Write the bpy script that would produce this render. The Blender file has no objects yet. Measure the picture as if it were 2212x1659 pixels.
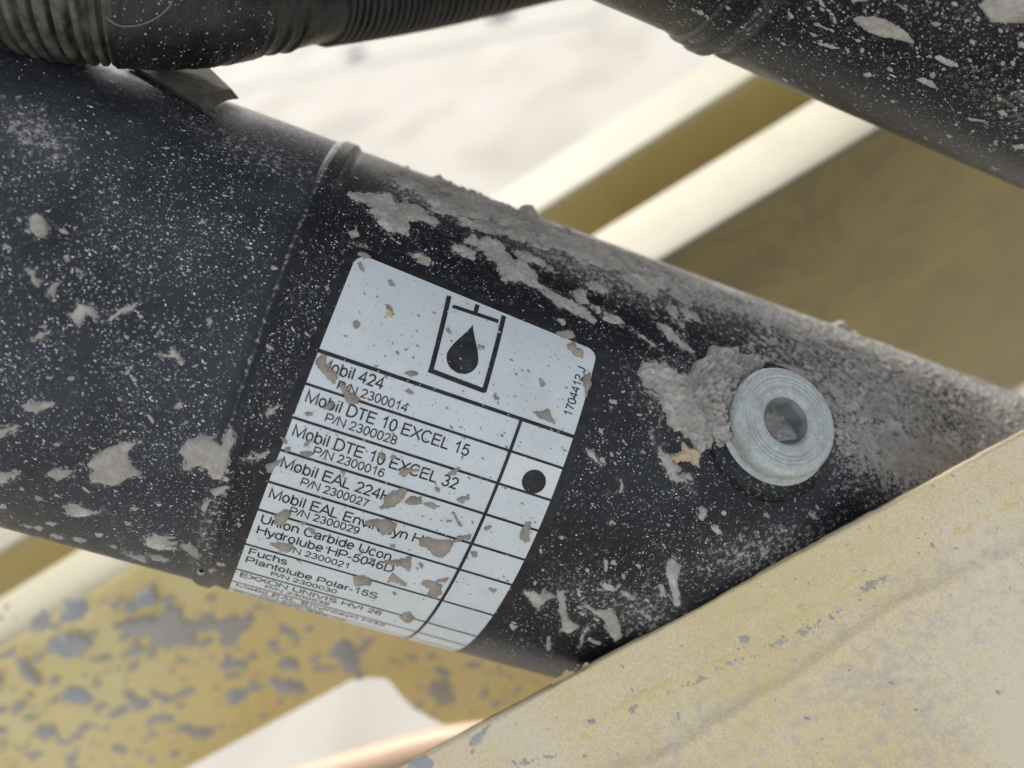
import bpy, bmesh, math, random
import numpy as np
from mathutils import Vector, Matrix
sc = bpy.context.scene
rng = np.random.default_rng(7); random.seed(7)

# ------------------------------------------------------------------ camera, world, sun, exposure
R = 0.05                    # barrel radius in metres; shapes below are measured in barrel radii
FPX = 900.0
def unit(v):
    v = np.array(v, float); return v/np.linalg.norm(v)
UP = unit((-0.40, 0.69, 0.60))
XW = unit(np.array([1, 0, 0])-UP*UP[0]); YW = np.cross(UP, XW)
ROT = np.array([XW, YW, UP])                       # viewer frame -> world
CAMPOS = np.array([0, 0, 1.0])
def W(p):
    return (np.asarray(p, float)*R) @ ROT.T + CAMPOS
cam = bpy.data.cameras.new('camera'); co = bpy.data.objects.new('camera', cam); sc.collection.objects.link(co); sc.camera = co
m4 = Matrix([[*ROT[0], CAMPOS[0]], [*ROT[1], CAMPOS[1]], [*ROT[2], CAMPOS[2]], [0, 0, 0, 1]]); co.matrix_world = m4
cam.sensor_width = 36; cam.lens = 36*FPX/1024; cam.clip_start = 0.01; cam.clip_end = 500
cam.dof.use_dof = True; cam.dof.focus_distance = 3.25*R; cam.dof.aperture_fstop = 8.8
SUN = unit((-0.42, 0.78, -0.30)) @ ROT.T
elev = math.asin(SUN[2])
w = bpy.data.worlds.new('World'); sc.world = w; w.use_nodes = True
nt = w.node_tree; bg = nt.nodes['Background']
sky = nt.nodes.new('ShaderNodeTexSky'); sky.sky_type = 'NISHITA'; sky.sun_disc = False
sky.sun_elevation = elev; sky.sun_rotation = math.atan2(SUN[0], SUN[1]); sky.dust_density = 3.0; sky.air_density = 1.0
hs = nt.nodes.new('ShaderNodeHueSaturation'); hs.inputs['Saturation'].default_value = .27
nt.links.new(sky.outputs[0], hs.inputs['Color']); nt.links.new(hs.outputs[0], bg.inputs[0]); bg.inputs[1].default_value = 0.15
sl = bpy.data.lights.new('sun', 'SUN'); so = bpy.data.objects.new('sun', sl); sc.collection.objects.link(so)
sl.energy = 1.7; sl.angle = math.radians(6.0); sl.color = (1, .95, .87)
so.rotation_euler = Vector(SUN).to_track_quat('Z', 'Y').to_euler()
sc.view_settings.view_transform = 'Standard'; sc.view_settings.look = 'None'
sc.view_settings.exposure = 1.03; sc.view_settings.gamma = 1

# ------------------------------------------------------------------ helpers
def link(o, parent=None):
    sc.collection.objects.link(o)
    if parent is not None: o.parent = parent
    return o
def tag(o, label=None, cat=None, group=None, kind=None):
    for k, v in (('label', label), ('category', cat), ('group', group), ('kind', kind)):
        if v: o[k] = v
    return o
def thing(name, label, cat, loc=(0, 0, 0), group=None):
    return tag(link(bpy.data.objects.new(name, None)), label, cat, group)
def mesh(name, V, F, mat, parent=None, smooth=True, raw=False, attr=None, kind=None):
    V = np.asarray(V, float)
    if not raw: V = W(V)
    me = bpy.data.meshes.new(name)
    if isinstance(F, np.ndarray):
        n, k = F.shape
        me.vertices.add(len(V)); me.vertices.foreach_set('co', V.astype(np.float32).ravel())
        me.loops.add(n*k); me.loops.foreach_set('vertex_index', F.astype(np.int32).ravel())
        me.polygons.add(n); me.polygons.foreach_set('loop_start', np.arange(0, n*k, k, dtype=np.int32))
        me.update(calc_edges=True); me.validate()
    else:
        me.from_pydata(V.tolist(), [], F); me.update()
    if smooth: me.polygons.foreach_set('use_smooth', np.ones(len(me.polygons), bool))
    if attr is not None:
        for nm, a in attr.items():
            at = me.attributes.new(nm, 'FLOAT', 'POINT'); at.data.foreach_set('value', np.asarray(a, np.float32))
    me.materials.append(mat)
    o = link(bpy.data.objects.new(name, me), parent)
    if kind: o['kind'] = kind
    return o
def grid_faces(nu, nv, wrap=False):
    i = np.arange(nu-1)[:, None]; j = np.arange(nv if wrap else nv-1)[None, :]
    a = i*nv+j; b = i*nv+(j+1) % nv
    return np.stack([a, a+nv, b+nv, b], -1).reshape(-1, 4)
def hashn(ix, iy, seed):
    h = (ix.astype(np.int64)*374761393+iy.astype(np.int64)*668265263+seed*974711) & 0xffffffff
    h = ((h ^ (h >> 13))*1274126177) & 0xffffffff
    return ((h ^ (h >> 16)) & 0xffff)/65535.0
def vnoise(x, y, seed=0):
    ix = np.floor(x); iy = np.floor(y); fx = x-ix; fy = y-iy
    fx = fx*fx*(3-2*fx); fy = fy*fy*(3-2*fy)
    a = hashn(ix, iy, seed); b = hashn(ix+1, iy, seed); c = hashn(ix, iy+1, seed); d = hashn(ix+1, iy+1, seed)
    return (a*(1-fx)+b*fx)*(1-fy)+(c*(1-fx)+d*fx)*fy
def fbm(x, y, seed=0, octv=4, gain=.55):
    s = 0; a = 1; t = 0
    for o in range(octv):
        s = s+a*(vnoise(x, y, seed+o*17)-.5); t += a*.5; x = x*2.03+3.1; y = y*2.03+1.7; a *= gain
    return s/t
S = 1024/2212
def ray(px, py):
    x = np.asarray(px, float)*S-512; y = 384-np.asarray(py, float)*S
    r = np.stack([x, y, -FPX*np.ones_like(x)], -1); return r
def P(px, py, depth):                                # a point at a given depth on a sight line (measurement helper)
    r = ray(px, py); return r/FPX*depth
def proj(p):
    return (p[..., 0]/-p[..., 2]*FPX+512)/S, (384-p[..., 1]/-p[..., 2]*FPX)/S

class Cyl:
    def __init__(s, d, C, r=1.0, prof=None):
        s.d = unit(d); s.C = np.array(C, float); s.r = r
        n = np.array([0, 0, 1.])-s.d*s.d[2]; s.n = unit(n); s.t = np.cross(s.n, s.d); s.prof = prof or (lambda u, t: 0*u)
    def nrm(s, u, t):
        return np.cos(t)[..., None]*s.n+np.sin(t)[..., None]*s.t
    def pos(s, u, t, h=0):
        u = np.asarray(u, float); t = np.asarray(t, float)
        return s.C+u[..., None]*s.d+((s.r+s.prof(u, t)+h)[..., None])*s.nrm(u, t)
    def hit(s, px, py):
        r = ray(px, py); r = r/np.linalg.norm(r, axis=-1)[..., None]
        rp = r-(r@s.d)[..., None]*s.d; cp = s.C-s.d*(s.C@s.d)
        A = (rp**2).sum(-1); B = rp@cp; D = np.maximum(B*B-A*(cp@cp-s.r**2), 0)
        q = r*((B-np.sqrt(D))/A)[..., None]-s.C
        return q@s.d, np.arctan2(q@s.t, q@s.n)
class Plane:
    def __init__(s, O, a, b):
        s.O = np.array(O, float); s.a = unit(a); n = unit(np.cross(a, b)); s.N = n if n[2] > 0 else -n; s.b = np.cross(s.N, s.a)
    def nrm(s, u, v): return np.broadcast_to(s.N, u.shape+(3,))
    def pos(s, u, v, h=0):
        u = np.asarray(u, float); v = np.asarray(v, float); h = h+0*u
        return s.O+u[..., None]*s.a+v[..., None]*s.b+h[..., None]*s.N
    def hit(s, px, py):
        r = ray(px, py); k = (s.O@s.N)/(r@s.N); q = r*k[..., None]-s.O
        return q@s.a, q@s.b

def poly_sdf(x, y, poly):
    q = np.array(poly, float); d2 = np.full(x.shape, 1e18); ins = np.zeros(x.shape, bool)
    for i in range(len(q)):
        ax, ay = q[i]; bx, by = q[(i+1) % len(q)]; ex, ey = bx-ax, by-ay
        wx, wy = x-ax, y-ay; t = np.clip((wx*ex+wy*ey)/(ex*ex+ey*ey+1e-9), 0, 1)
        d2 = np.minimum(d2, (wx-ex*t)**2+(wy-ey*t)**2)
        c = ((ay > y) != (by > y)) & (x < ex*(y-ay)/(ey if abs(ey) > 1e-9 else 1e-9)+ax); ins ^= c
    d = np.sqrt(d2); return np.where(ins, d, -d)
def splat(surf, poly, mat, parent, name='mud_splat', T=.012, amp=3.5, fq=18., base=.0, step=.0034, seed=None, edge=3.0, kind=None, rough=.45, stretch=(1, 1), bias=0., thr=None, clip=None):
    seed = seed if seed is not None else int(rng.integers(1e6))
    q = np.array(poly, float); u, v = surf.hit(q[:, 0], q[:, 1])
    k = .03; uu = np.arange(u.min()-k, u.max()+k, step); vv = np.arange(v.min()-k, min(v.max()+k, 1.5 if isinstance(surf, Cyl) else 1e9), step)
    U, Vv = np.meshgrid(uu, vv, indexing='ij')
    px, py = proj(surf.pos(U, Vv))
    m = poly_sdf(px, py, q)
    n1 = fbm(U*fq*stretch[0], Vv*fq*stretch[1], seed); n2 = fbm(U*fq*5*stretch[0], Vv*fq*5*stretch[1], seed+5, 3)
    m = m+amp*(n1*2.2+n2*1.0)+bias
    if clip is not None: m = np.minimum(m, -3-poly_sdf(px, py, clip))
    if thr is not None:                                # broken crust: only islands of the noise survive
        n3 = fbm(U*fq*stretch[0]*1.4, Vv*fq*stretch[1]*1.4, seed+99, 5, .7)
        m = np.minimum(m*.5, (n3-thr)*22)
    h = np.where(m > 0, T*(1-np.exp(-m/edge))*(1+rough*fbm(U*70, Vv*70, seed+9, 3)), T*m/edge)
    h = np.maximum(h, -.010)
    F = grid_faces(len(uu), len(vv)); mf = m.ravel()
    keep = (mf[F] > 0).any(1); F = F[keep]
    if len(F) < 3: return None
    ids, inv = np.unique(F, return_inverse=True); F = inv.reshape(F.shape)
    V = surf.pos(U, Vv, h+base).reshape(-1, 3)[ids]
    return mesh(name, V, F, mat, parent, kind=kind)
def zoomed(ox, oy, s, pts): return [(ox+s*x, oy+s*y) for x, y in pts]

# ------------------------------------------------------------------ materials
def mat(name, rough=.6, metal=0.0, spec=.5):
    m = bpy.data.materials.new(name); m.use_nodes = True; b = m.node_tree.nodes['Principled BSDF']
    b.inputs['Roughness'].default_value = rough; b.inputs['Metallic'].default_value = metal
    b.inputs['Specular IOR Level'].default_value = spec
    return m, m.node_tree, b
class NT:
    def __init__(s, nt): s.nt = nt; s.tc = nt.nodes.new('ShaderNodeTexCoord')
    def n(s, t, **k):
        x = s.nt.nodes.new(t)
        for a, v in k.items(): setattr(x, a, v)
        return x
    def l(s, a, b): s.nt.links.new(a, b)
    def mp(s, scale=(1, 1, 1), rot=(0, 0, 0)):
        m = s.n('ShaderNodeMapping'); m.inputs['Scale'].default_value = scale; m.inputs['Rotation'].default_value = rot
        s.l(s.tc.outputs['Object'], m.inputs[0]); return m.outputs[0]
    def noise(s, scale, det=6, rough=.6, dist=0, vec=None):
        x = s.n('ShaderNodeTexNoise'); x.inputs['Scale'].default_value = scale; x.inputs['Detail'].default_value = det
        x.inputs['Roughness'].default_value = rough; x.inputs['Distortion'].default_value = dist
        s.l(vec or s.tc.outputs['Object'], x.inputs['Vector']); return x.outputs[0]
    def voro(s, scale, vec=None, rnd=1.0, feature='F1'):
        x = s.n('ShaderNodeTexVoronoi'); x.feature = feature; x.inputs['Scale'].default_value = scale; x.inputs['Randomness'].default_value = rnd
        s.l(vec or s.tc.outputs['Object'], x.inputs['Vector']); return x
    def ramp(s, f, stops):
        r = s.n('ShaderNodeValToRGB'); e = r.color_ramp.elements
        while len(e) < len(stops): e.new(.5)
        for i, (p, c) in enumerate(stops):
            e[i].position = p; c = (c, c, c) if isinstance(c, (int, float)) else c; e[i].color = (*c, 1)
        s.l(f, r.inputs[0]); return r.outputs[0]
    def mix(s, f, a, b, mode='MIX'):
        m = s.n('ShaderNodeMix', data_type='RGBA', blend_type=mode)
        for i, v in ((0, f), (6, a), (7, b)):
            if isinstance(v, tuple): m.inputs[i].default_value = (*v, 1)
            elif isinstance(v, (int, float)): m.inputs[i].default_value = v
            else: s.l(v, m.inputs[i])
        return m.outputs[2]
    def math(s, op, a, b=0.0):
        m = s.n('ShaderNodeMath', operation=op)
        for i, v in ((0, a), (1, b)):
            if isinstance(v, (int, float)): m.inputs[i].default_value = v
            else: s.l(v, m.inputs[i])
        return m.outputs[0]
    def attr(s, nm): return s.n('ShaderNodeAttribute', attribute_name=nm).outputs['Fac']
    def bump(s, b, h, dist=.0002, st=.6):
        x = s.n('ShaderNodeBump'); x.inputs['Distance'].default_value = dist; x.inputs['Strength'].default_value = st
        s.l(h, x.inputs['Height']); s.l(x.outputs[0], b.inputs['Normal'])

def mk_black(name, c0=(.004, .005, .007), c1=(.013, .015, .019), dustc=(.42, .41, .395), rough=(.34, .5)):
    m, nt, b = mat(name, spec=.24); k = NT(nt)
    base = k.ramp(k.noise(60, 4), [(.35, c0), (.7, c1)])
    fl = k.math('MULTIPLY', k.attr('sky_sheen'), k.ramp(k.noise(55, 8, .68), [(.30, .35), (.72, 1.)]))
    base = k.mix(fl, base, (.078, .087, .108))  # bluish sky sheen painted over the black
    d = k.attr('dust')
    streak = k.noise(1, 7, .78, .3, k.mp((1050, 1050, 1050)))
    thr = k.math('ADD', k.math('MULTIPLY', d, 1.25), k.math('MULTIPLY', k.math('SUBTRACT', streak, .5), 4.6))
    f = k.ramp(k.math('SUBTRACT', thr, .38), [(.0, 0.), (.40, 1.)])
    f = k.math('MULTIPLY', f, k.ramp(d, [(0., 0.), (.12, 1.)]))
    sm = k.math('MULTIPLY', d, .16)
    f2 = k.math('MAXIMUM', k.math('MULTIPLY', f, .88), sm)
    dc = k.mix(k.noise(420, 6), tuple(x*.70 for x in dustc), tuple(min(1, x*1.25) for x in dustc))
    k.l(k.mix(f2, base, dc), b.inputs['Base Color'])
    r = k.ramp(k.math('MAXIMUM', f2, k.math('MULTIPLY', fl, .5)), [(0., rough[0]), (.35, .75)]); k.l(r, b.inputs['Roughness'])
    k.bump(b, k.math('ADD', k.math('MULTIPLY', k.noise(900, 6, .7), .4), f2), .00012, .5)
    return m
M_black = mk_black('black_paint')
M_black2 = mk_black('black_paint_upper', dustc=(.22, .21, .20))
def mk_mud(name, a, b_, c, sc1=260):
    m, nt, b = mat(name, .95, 0, .15); k = NT(nt)
    n = k.noise(sc1, 9, .7)
    col = k.ramp(n, [(.3, a), (.52, b_), (.72, c)])
    v = k.ramp(k.voro(1500).outputs['Distance'], [(.0, .82), (.5, 1.)])
    k.l(k.mix(1.0, col, v, 'MULTIPLY'), b.inputs['Base Color'])
    k.bump(b, k.noise(1300, 8, .75), .00035, .9)
    return m
M_mud = mk_mud('dried_mud', (.31, .285, .25), (.44, .415, .375), (.66, .64, .60))
M_mudL = mk_mud('dried_mud_on_label', (.26, .225, .19), (.36, .32, .275), (.44, .40, .35))
M_mudG = mk_mud('grey_mud', (.40, .405, .415), (.47, .47, .47), (.54, .53, .515), 150)
M_mudB = mk_mud('far_mud', (.44, .41, .35), (.49, .46, .41), (.55, .52, .47), 90)
M_tan = mk_mud('tan_flake', (.42, .29, .19), (.55, .42, .30), (.68, .56, .44))
M_stain = mk_mud('yellow_stain', (.60, .45, .16), (.66, .52, .24), (.7, .62, .4))
m, nt, b = mat('dust_glint_speck', .6); k = NT(nt)
k.l(k.ramp(k.noise(900, 2), [(.3, (.30, .31, .32)), (.6, (.80, .81, .82))]), b.inputs['Base Color']); M_speck = m  # dust grey lightened to paint in the highlights on droplets
m, nt, b = mat('label_white', .38); k = NT(nt)
c = k.ramp(k.noise(70, 5), [(.3, (.55, .60, .625)), (.7, (.62, .665, .69))])
sp = k.ramp(k.voro(1500).outputs['Distance'], [(.08, .45), (.2, 0.)]); g = k.ramp(k.noise(300, 3), [(.55, 0.), (.65, 1.)])
gr = k.ramp(k.noise(160, 8, .75), [(.50, 0.), (.78, .38)])
c = k.mix(gr, c, (.44, .42, .37))
k.l(k.mix(k.math('MULTIPLY', sp, g), c, (.36, .34, .31)), b.inputs['Base Color']); k.bump(b, k.noise(1500, 3), .00005, .3); M_white = m
m, nt, b = mat('label_cell_white', .3); b.inputs['Base Color'].default_value = (.66, .66, .65, 1); M_white2 = m
m, nt, b = mat('label_black', .4, spec=.3); k = NT(nt)
k.l(k.ramp(k.noise(400, 4), [(.4, (.008, .008, .010)), (.75, (.03, .03, .032))]), b.inputs['Base Color']); M_ink = m
m, nt, b = mat('zinc', .55, .3); k = NT(nt)
rg = k.noise(1150, 8, .85)
col = k.ramp(rg, [(.3, (.28, .31, .305)), (.5, (.46, .50, .49)), (.7, (.68, .71, .69))])
du = k.ramp(k.noise(190, 8, .75), [(.48, 0.), (.66, .8)])
k.l(k.mix(du, col, (.33, .32, .29)), b.inputs['Base Color']); k.l(k.ramp(rg, [(.3, .5), (.7, .8)]), b.inputs['Roughness'])
k.bump(b, k.noise(1100, 6, .7), .0001, .6); M_zinc = m
m, nt, b = mat('socket_zinc_shaded', .5, .3); b.inputs['Base Color'].default_value = (.20, .215, .215, 1); M_sock = m  # zinc colour darkened to paint in the shade inside the socket
m, nt, b = mat('hose_plastic', .5); k = NT(nt)
n = k.noise(180, 8, .7); f = k.ramp(n, [(.45, 0.), (.75, .55)])
k.l(k.mix(f, (.010, .010, .010), (.10, .092, .08)), b.inputs['Base Color']); k.l(k.ramp(n, [(.4, .38), (.7, .8)]), b.inputs['Roughness'])
k.bump(b, k.noise(700, 5), .0002, .5); M_hose = m
m, nt, b = mat('hose_plastic_dusty', .7); k = NT(nt)
n = k.noise(220, 8, .7); f = k.ramp(n, [(.36, 0.), (.66, .85)])
k.l(k.mix(f, (.016, .015, .014), (.17, .157, .135)), b.inputs['Base Color']); k.bump(b, k.noise(700, 5), .0002, .5); M_hoseD = m
m, nt, b = mat('tape_rubber', .42); k = NT(nt)
n = k.noise(120, 8, .7); f = k.ramp(n, [(.45, 0.), (.8, .4)])
k.l(k.mix(f, (.009, .009, .010), (.09, .085, .074)), b.inputs['Base Color'])
k.bump(b, k.noise(300, 6, .6), .0006, .6); M_tape = m
m, nt, b = mat('seam_dust', .9); b.inputs['Base Color'].default_value = (.16, .142, .12, 1); M_seam = m
m, nt, b = mat('strap_rubber', .85); k = NT(nt)
k.l(k.ramp(k.noise(250, 7, .7), [(.3, (.05, .046, .038)), (.7, (.13, .12, .10))]), b.inputs['Base Color']); k.bump(b, k.noise(800, 5), .0002, .5); M_strap = m
def mk_cream(name, y, wht, gry, s1=40):
    m, nt, b = mat(name, .6); k = NT(nt)
    c = k.mix(k.ramp(k.noise(s1, 7, .65), [(.42, 0.), (.66, 1.)]), y, wht)
    c = k.mix(k.ramp(k.noise(s1*.8, 8, .75, .4), [(.6, 0.), (.75, .5)]), c, gry)
    k.l(c, b.inputs['Base Color']); k.bump(b, k.noise(300, 4), .0003, .4); return m
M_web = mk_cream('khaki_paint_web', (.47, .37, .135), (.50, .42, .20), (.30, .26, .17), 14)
M_far = mk_cream('khaki_paint', (.74, .57, .21), (.78, .66, .34), (.68, .57, .34), 14)
M_inner = mk_cream('khaki_shaded_stained', (.235, .185, .055), (.20, .158, .048), (.16, .132, .05), 12)  # khaki darkened for the shaded stretch of the beam face, plus stains
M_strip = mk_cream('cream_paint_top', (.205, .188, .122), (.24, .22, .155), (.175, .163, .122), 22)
# near plate: dust lies speckled over cream-yellow paint
m, nt, b = mat('dusty_cream_paint', .8); k = NT(nt)
dirv = unit((1, .55, 0.25)) @ ROT.T
v = k.mp((1, 1, 1))
sp = k.noise(2000, 4, .7)
big = k.noise(17, 6, .6)
f = k.ramp(k.math('ADD', sp, k.math('MULTIPLY', k.math('SUBTRACT', big, .47), .85)), [(.44, 0.), (.60, 1.)])
c = k.mix(f, (.74, .60, .31), (.80, .69, .52))
g = k.ramp(k.math('ADD', k.noise(480, 6, .75), k.math('MULTIPLY', k.math('SUBTRACT', k.noise(22, 4), .5), .8)), [(.56, 0.), (.74, .75)])
c = k.mix(g, c, (.58, .50, .42))
dk = k.ramp(k.voro(60).outputs['Distance'], [(.02, .8), (.045, 0.)])
c = k.mix(dk, c, (.16, .12, .06))
k.l(c, b.inputs['Base Color']); k.bump(b, sp, .0004, .5); M_near = m
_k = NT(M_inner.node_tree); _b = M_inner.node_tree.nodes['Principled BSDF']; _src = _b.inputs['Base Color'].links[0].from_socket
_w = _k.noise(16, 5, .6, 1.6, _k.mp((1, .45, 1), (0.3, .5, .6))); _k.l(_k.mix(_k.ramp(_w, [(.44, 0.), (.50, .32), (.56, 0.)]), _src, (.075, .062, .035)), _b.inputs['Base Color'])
m, nt, b = mat('bare_yellow_paint', .5); k = NT(nt)
k.l(k.ramp(k.noise(120, 6), [(.3, (.68, .55, .26)), (.7, (.76, .63, .34))]), b.inputs['Base Color']); M_yel = m
m, nt, b = mat('rust_edge', .9); k = NT(nt)
k.l(k.ramp(k.noise(400, 5), [(.3, (.10, .05, .03)), (.7, (.42, .36, .24))]), b.inputs['Base Color']); M_rust = m
m, nt, b = mat('pale_concrete', .9); k = NT(nt)
c = k.ramp(k.noise(3.2, 6, .55, .6), [(.3, (.31, .288, .252)), (.5, (.385, .362, .322)), (.75, (.43, .405, .365))])
k.l(c, b.inputs['Base Color']); M_ground = m
m, nt, b = mat('band_grey', .9); b.inputs['Base Color'].default_value = (.40, .39, .34, 1); M_band = m
m, nt, b = mat('peach_rubber', .5); b.inputs['Base Color'].default_value = (.60, .43, .31, 1); M_peach = m
m, nt, b = mat('grey_stone', .7); b.inputs['Base Color'].default_value = (.45, .46, .48, 1); M_stone = m

# ------------------------------------------------------------------ main cylinder
D1 = np.array([0.93339983, -0.31028489, -0.18024442]); C1 = np.array([-0.7850116, 0.01305328, -4.0876711])
def sst(a, b_, x):
    t = np.clip((x-a)/(b_-a), 0, 1); return t*t*(3-2*t)
def prof1(u, t):
    wob = .004*fbm(u*0+3, t*3+5, 3)
    c = -.262+.006*np.sin(t*5)+wob
    ring = (.010+.007*sst(.75, 1.15, np.abs(t)))*sst(-.055, -.02, u-c)*(1-sst(.02, .045, u-c))
    lip = .0022*np.exp(-((u-c+.042)/.008)**2)
    groove = -.0015*np.exp(-((u-c-.058)/.010)**2)
    return ring+lip+groove+.0015*fbm(u*2, t*2, 11)
T1 = Cyl(D1, C1, 1.0, prof1)
cyl = thing('hydraulic_cylinder', 'large black mud-splashed hydraulic cylinder with white fluid label and zinc plug', 'hydraulic cylinder')
us = np.concatenate([np.arange(-2.6, -.36, .012), np.arange(-.36, -.16, .003), np.arange(-.16, 4.3, .015)]); nt_ = 640
ts = np.linspace(-math.pi, math.pi, nt_, endpoint=False)
U, Tt = np.meshgrid(us, ts, indexing='ij')
px, py = proj(T1.pos(U, Tt)); front = T1.pos(U, Tt)
def blob(cx, cy, sx, sy, ang=0):
    a = math.radians(ang); dx = px-cx; dy = py-cy
    return np.exp(-((dx*math.cos(a)+dy*math.sin(a))/sx)**2-((-dx*math.sin(a)+dy*math.cos(a))/sy)**2)
dust = .66*sst(.80, 1.02, Tt+.12*fbm(U*5, Tt*5, 4))*sst(-.25, .15, U)*(.45+.85*vnoise(U*6, Tt*9, 44))
dust = np.maximum(dust, .20*sst(.85, 1.1, Tt)*sst(-.0, -.5, U))
dust = np.maximum(dust, .60*blob(1900, 860, 330, 150, 25)); dust = np.maximum(dust, .80*blob(2000, 990, 260, 95, 15)); dust = np.maximum(dust, .70*blob(2150, 930, 160, 120, 15))
dust = np.maximum(dust, .6*blob(1480, 860, 110, 70, 30)); dust = np.maximum(dust, .5*blob(1250, 560, 420, 45, 24))
dust = np.maximum(dust, .36*blob(1650, 1190, 200, 60, -10)); dust = np.maximum(dust, .34*blob(1400, 1330, 220, 60, 20))
dust = np.maximum(dust, .40*blob(80, 290, 110, 55, 25)); dust = np.maximum(dust, .28*blob(560, 330, 200, 40, 22))
dust = np.maximum(dust, .33*blob(450, 1120, 30, 140, 12)); dust = np.maximum(dust, .30*np.exp(-((U+.302)/.008)**2)*(.6+.6*vnoise(Tt*6, U*0, 5)))
dust = np.maximum(dust, .26*np.exp(-((Tt+1.2)/.09)**2))
dust = np.maximum(dust, .05+0*U)*(Tt > -1.7)*(Tt < 2.2)
sky_sheen = .05+.62*sst(-.28, -.36, U)*(.6+.8*fbm(U*3, Tt*3, 31, 6, .65))+.25*blob(1200, 300, 200, 60, 20)+.3*blob(560, 340, 260, 90, 20); sky_sheen = np.clip(sky_sheen*(Tt > -1.7), 0, 1)  # painted sky sheen, strongest left of the weld ring
Fb = grid_faces(len(us), nt_, True)
BU, BT, BD, Bpx, Bpy = U, Tt, dust.copy(), px, py
barrel = mesh('barrel', T1.pos(U, Tt).reshape(-1, 3), Fb, M_black, cyl, attr={'dust': dust.ravel(), 'sky_sheen': sky_sheen.ravel()})
# end caps
for ue, nm in ((us[0], 'rod_gland'), (us[-1], 'base_cap')):
    tt = np.linspace(0, 2*math.pi, 64, endpoint=False); prof = [(0, 1.0), (0, 1.06), (.35, 1.06), (.40, 1.0), (.40, .3), (.40, .0001)]
    sg = -1 if ue < 0 else 1; Vs = []
    for du, r in prof: Vs.append(T1.C+(ue+sg*(du-.02))*T1.d+r*T1.nrm(tt, tt))
    mesh(nm, np.concatenate(Vs), grid_faces(len(prof), 64, True), M_black, cyl, smooth=False)

# ---- label
lab = thing('label_sticker', None, None); lab.parent = cyl
def uL(t): return -.1045+.045*t
def uR(t): return .852+.025*t
def LP(s, t): return uL(t)*(1-s)+uR(t)*s, t-s*(.010+.045*max(0, t-.135)/.38)
def strip(name, rows, m, h, parent, n=1):
    """rows: list of (u_left, u_right, theta_left, theta_right)"""
    V = []; nc = n+1
    for a, b_, ta, tb in rows:
        s = np.linspace(0, 1, nc); V.append(T1.pos(a+(b_-a)*s, ta+(tb-ta)*s, h+0*s)-0*0)
    V = np.concatenate(V)
    return mesh(name, V, grid_faces(len(rows), nc), m, parent)
def band_rows(t0, t1, s0, s1, n):
    out = []
    for t in np.linspace(t0, t1, n):
        a, ta = LP(s0, t); b_, tb = LP(s1, t); out.append((a, b_, ta, tb))
    return out
def rounded_rows(t0, t1, pad, rad):
    out = []; ths = np.concatenate([t0-rad*(1-np.cos(np.linspace(0, math.pi/2, 10))), np.linspace(t0-rad, t1, 60)[1:]])
    for t in ths:
        k_ = max(0, (rad-(t0-t))/rad); ins = rad*(1-math.sqrt(max(0, 1-k_*k_)))
        a, ta = LP(0, t); b_, tb = LP(1, t); out.append((a-pad+ins, b_+pad-ins, ta, tb))
    return out
strip('black_backing', rounded_rows(.560, -1.50, .034, .05), M_ink, .0020, lab, 8)
strip('white_field', rounded_rows(.526, -1.47, 0, .045), M_white, .0032, lab, 8)
INK = .0042
rows_t = [.135, .014, -.110, -.234, -.363, -.488, -.675, -.862, -.995, -1.13, -1.26, -1.37]
for i, t in enumerate(rows_t):
    hw = .0070 if i == 0 else .0046
    strip('rule_line', band_rows(t+hw, t-hw, 0, 1, 2), M_ink, INK, lab, 10)
def to_uv(p):
    u, t = T1.hit(np.array([p[0]]), np.array([p[1]])); return float(u[0]), float(t[0])
vs = [to_uv(p) for p in [(1127, 912), (1098, 985), (1076, 1040), (1045, 1105), (1020, 1165), (985, 1240), (955, 1300)]]
cv = np.polyfit([t for _, t in vs], [u for u, _ in vs], 1)
rr = [(np.polyval(cv, t)-.0060, np.polyval(cv, t)+.0060, t, t) for t in np.linspace(.130, -1.46, 60)]
strip('column_line', rr, M_ink, INK+.0002, lab)
# marked cell and dot
tt = np.linspace(.010-.0, -.106, 8)
strip('marked_cell', [(np.polyval(cv, t)+.008, uR(t)-.004, t-.009, t-.009) for t in tt], M_white2, .0038, lab)
def disc_rows(c, ru, rt, n=20):
    out = []
    for a in np.linspace(math.pi/2, -math.pi/2, n):
        out.append((c[0]-ru*math.cos(a), c[0]+ru*math.cos(a), c[1]+rt*math.sin(a), c[1]+rt*math.sin(a)))
    return out
dc = to_uv((1153, 1040)); strip('marker_dot', disc_rows(dc, .044, .044), M_ink, INK+.0006, lab)
# pictogram (tank outline, piston, drop)
def bar(p, q, w_, name):
    a = np.array(to_uv(p)); b_ = np.array(to_uv(q)); d = b_-a; L = np.hypot(*d); d /= L; nn = np.array([-d[1], d[0]])*w_/2
    n = 8; V = []
    for s in np.linspace(0, 1, n):
        c = a+(b_-a)*s
        for sg in (-1, 1):
            V.append(c+sg*nn)
    V = np.array(V); mesh(name, T1.pos(V[:, 0], V[:, 1], INK+0*V[:, 0]), grid_faces(n, 2), M_ink, lab)
bar((970, 640), (930, 803), .0175, 'tank_line'); bar((1088, 683), (1045, 847), .0175, 'tank_line'); bar((925, 799), (1047, 845), .0175, 'tank_line')
bar((977, 662), (1076, 695), .0150, 'piston_line'); bar((1031, 659), (1026, 678), .0165, 'piston_line')
tip = to_uv((1021, 702)); cen = to_uv((999, 774)); rdp = .058
rows = []
ax = np.array(tip)-np.array(cen); Ld = np.hypot(*ax); ax /= Ld; nx = np.array([ax[1], -ax[0]])
V = []; prs = []
for x in np.linspace(-1, 0, 10): prs.append((x*rdp, rdp*math.sqrt(max(0, 1-x*x))))
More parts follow.
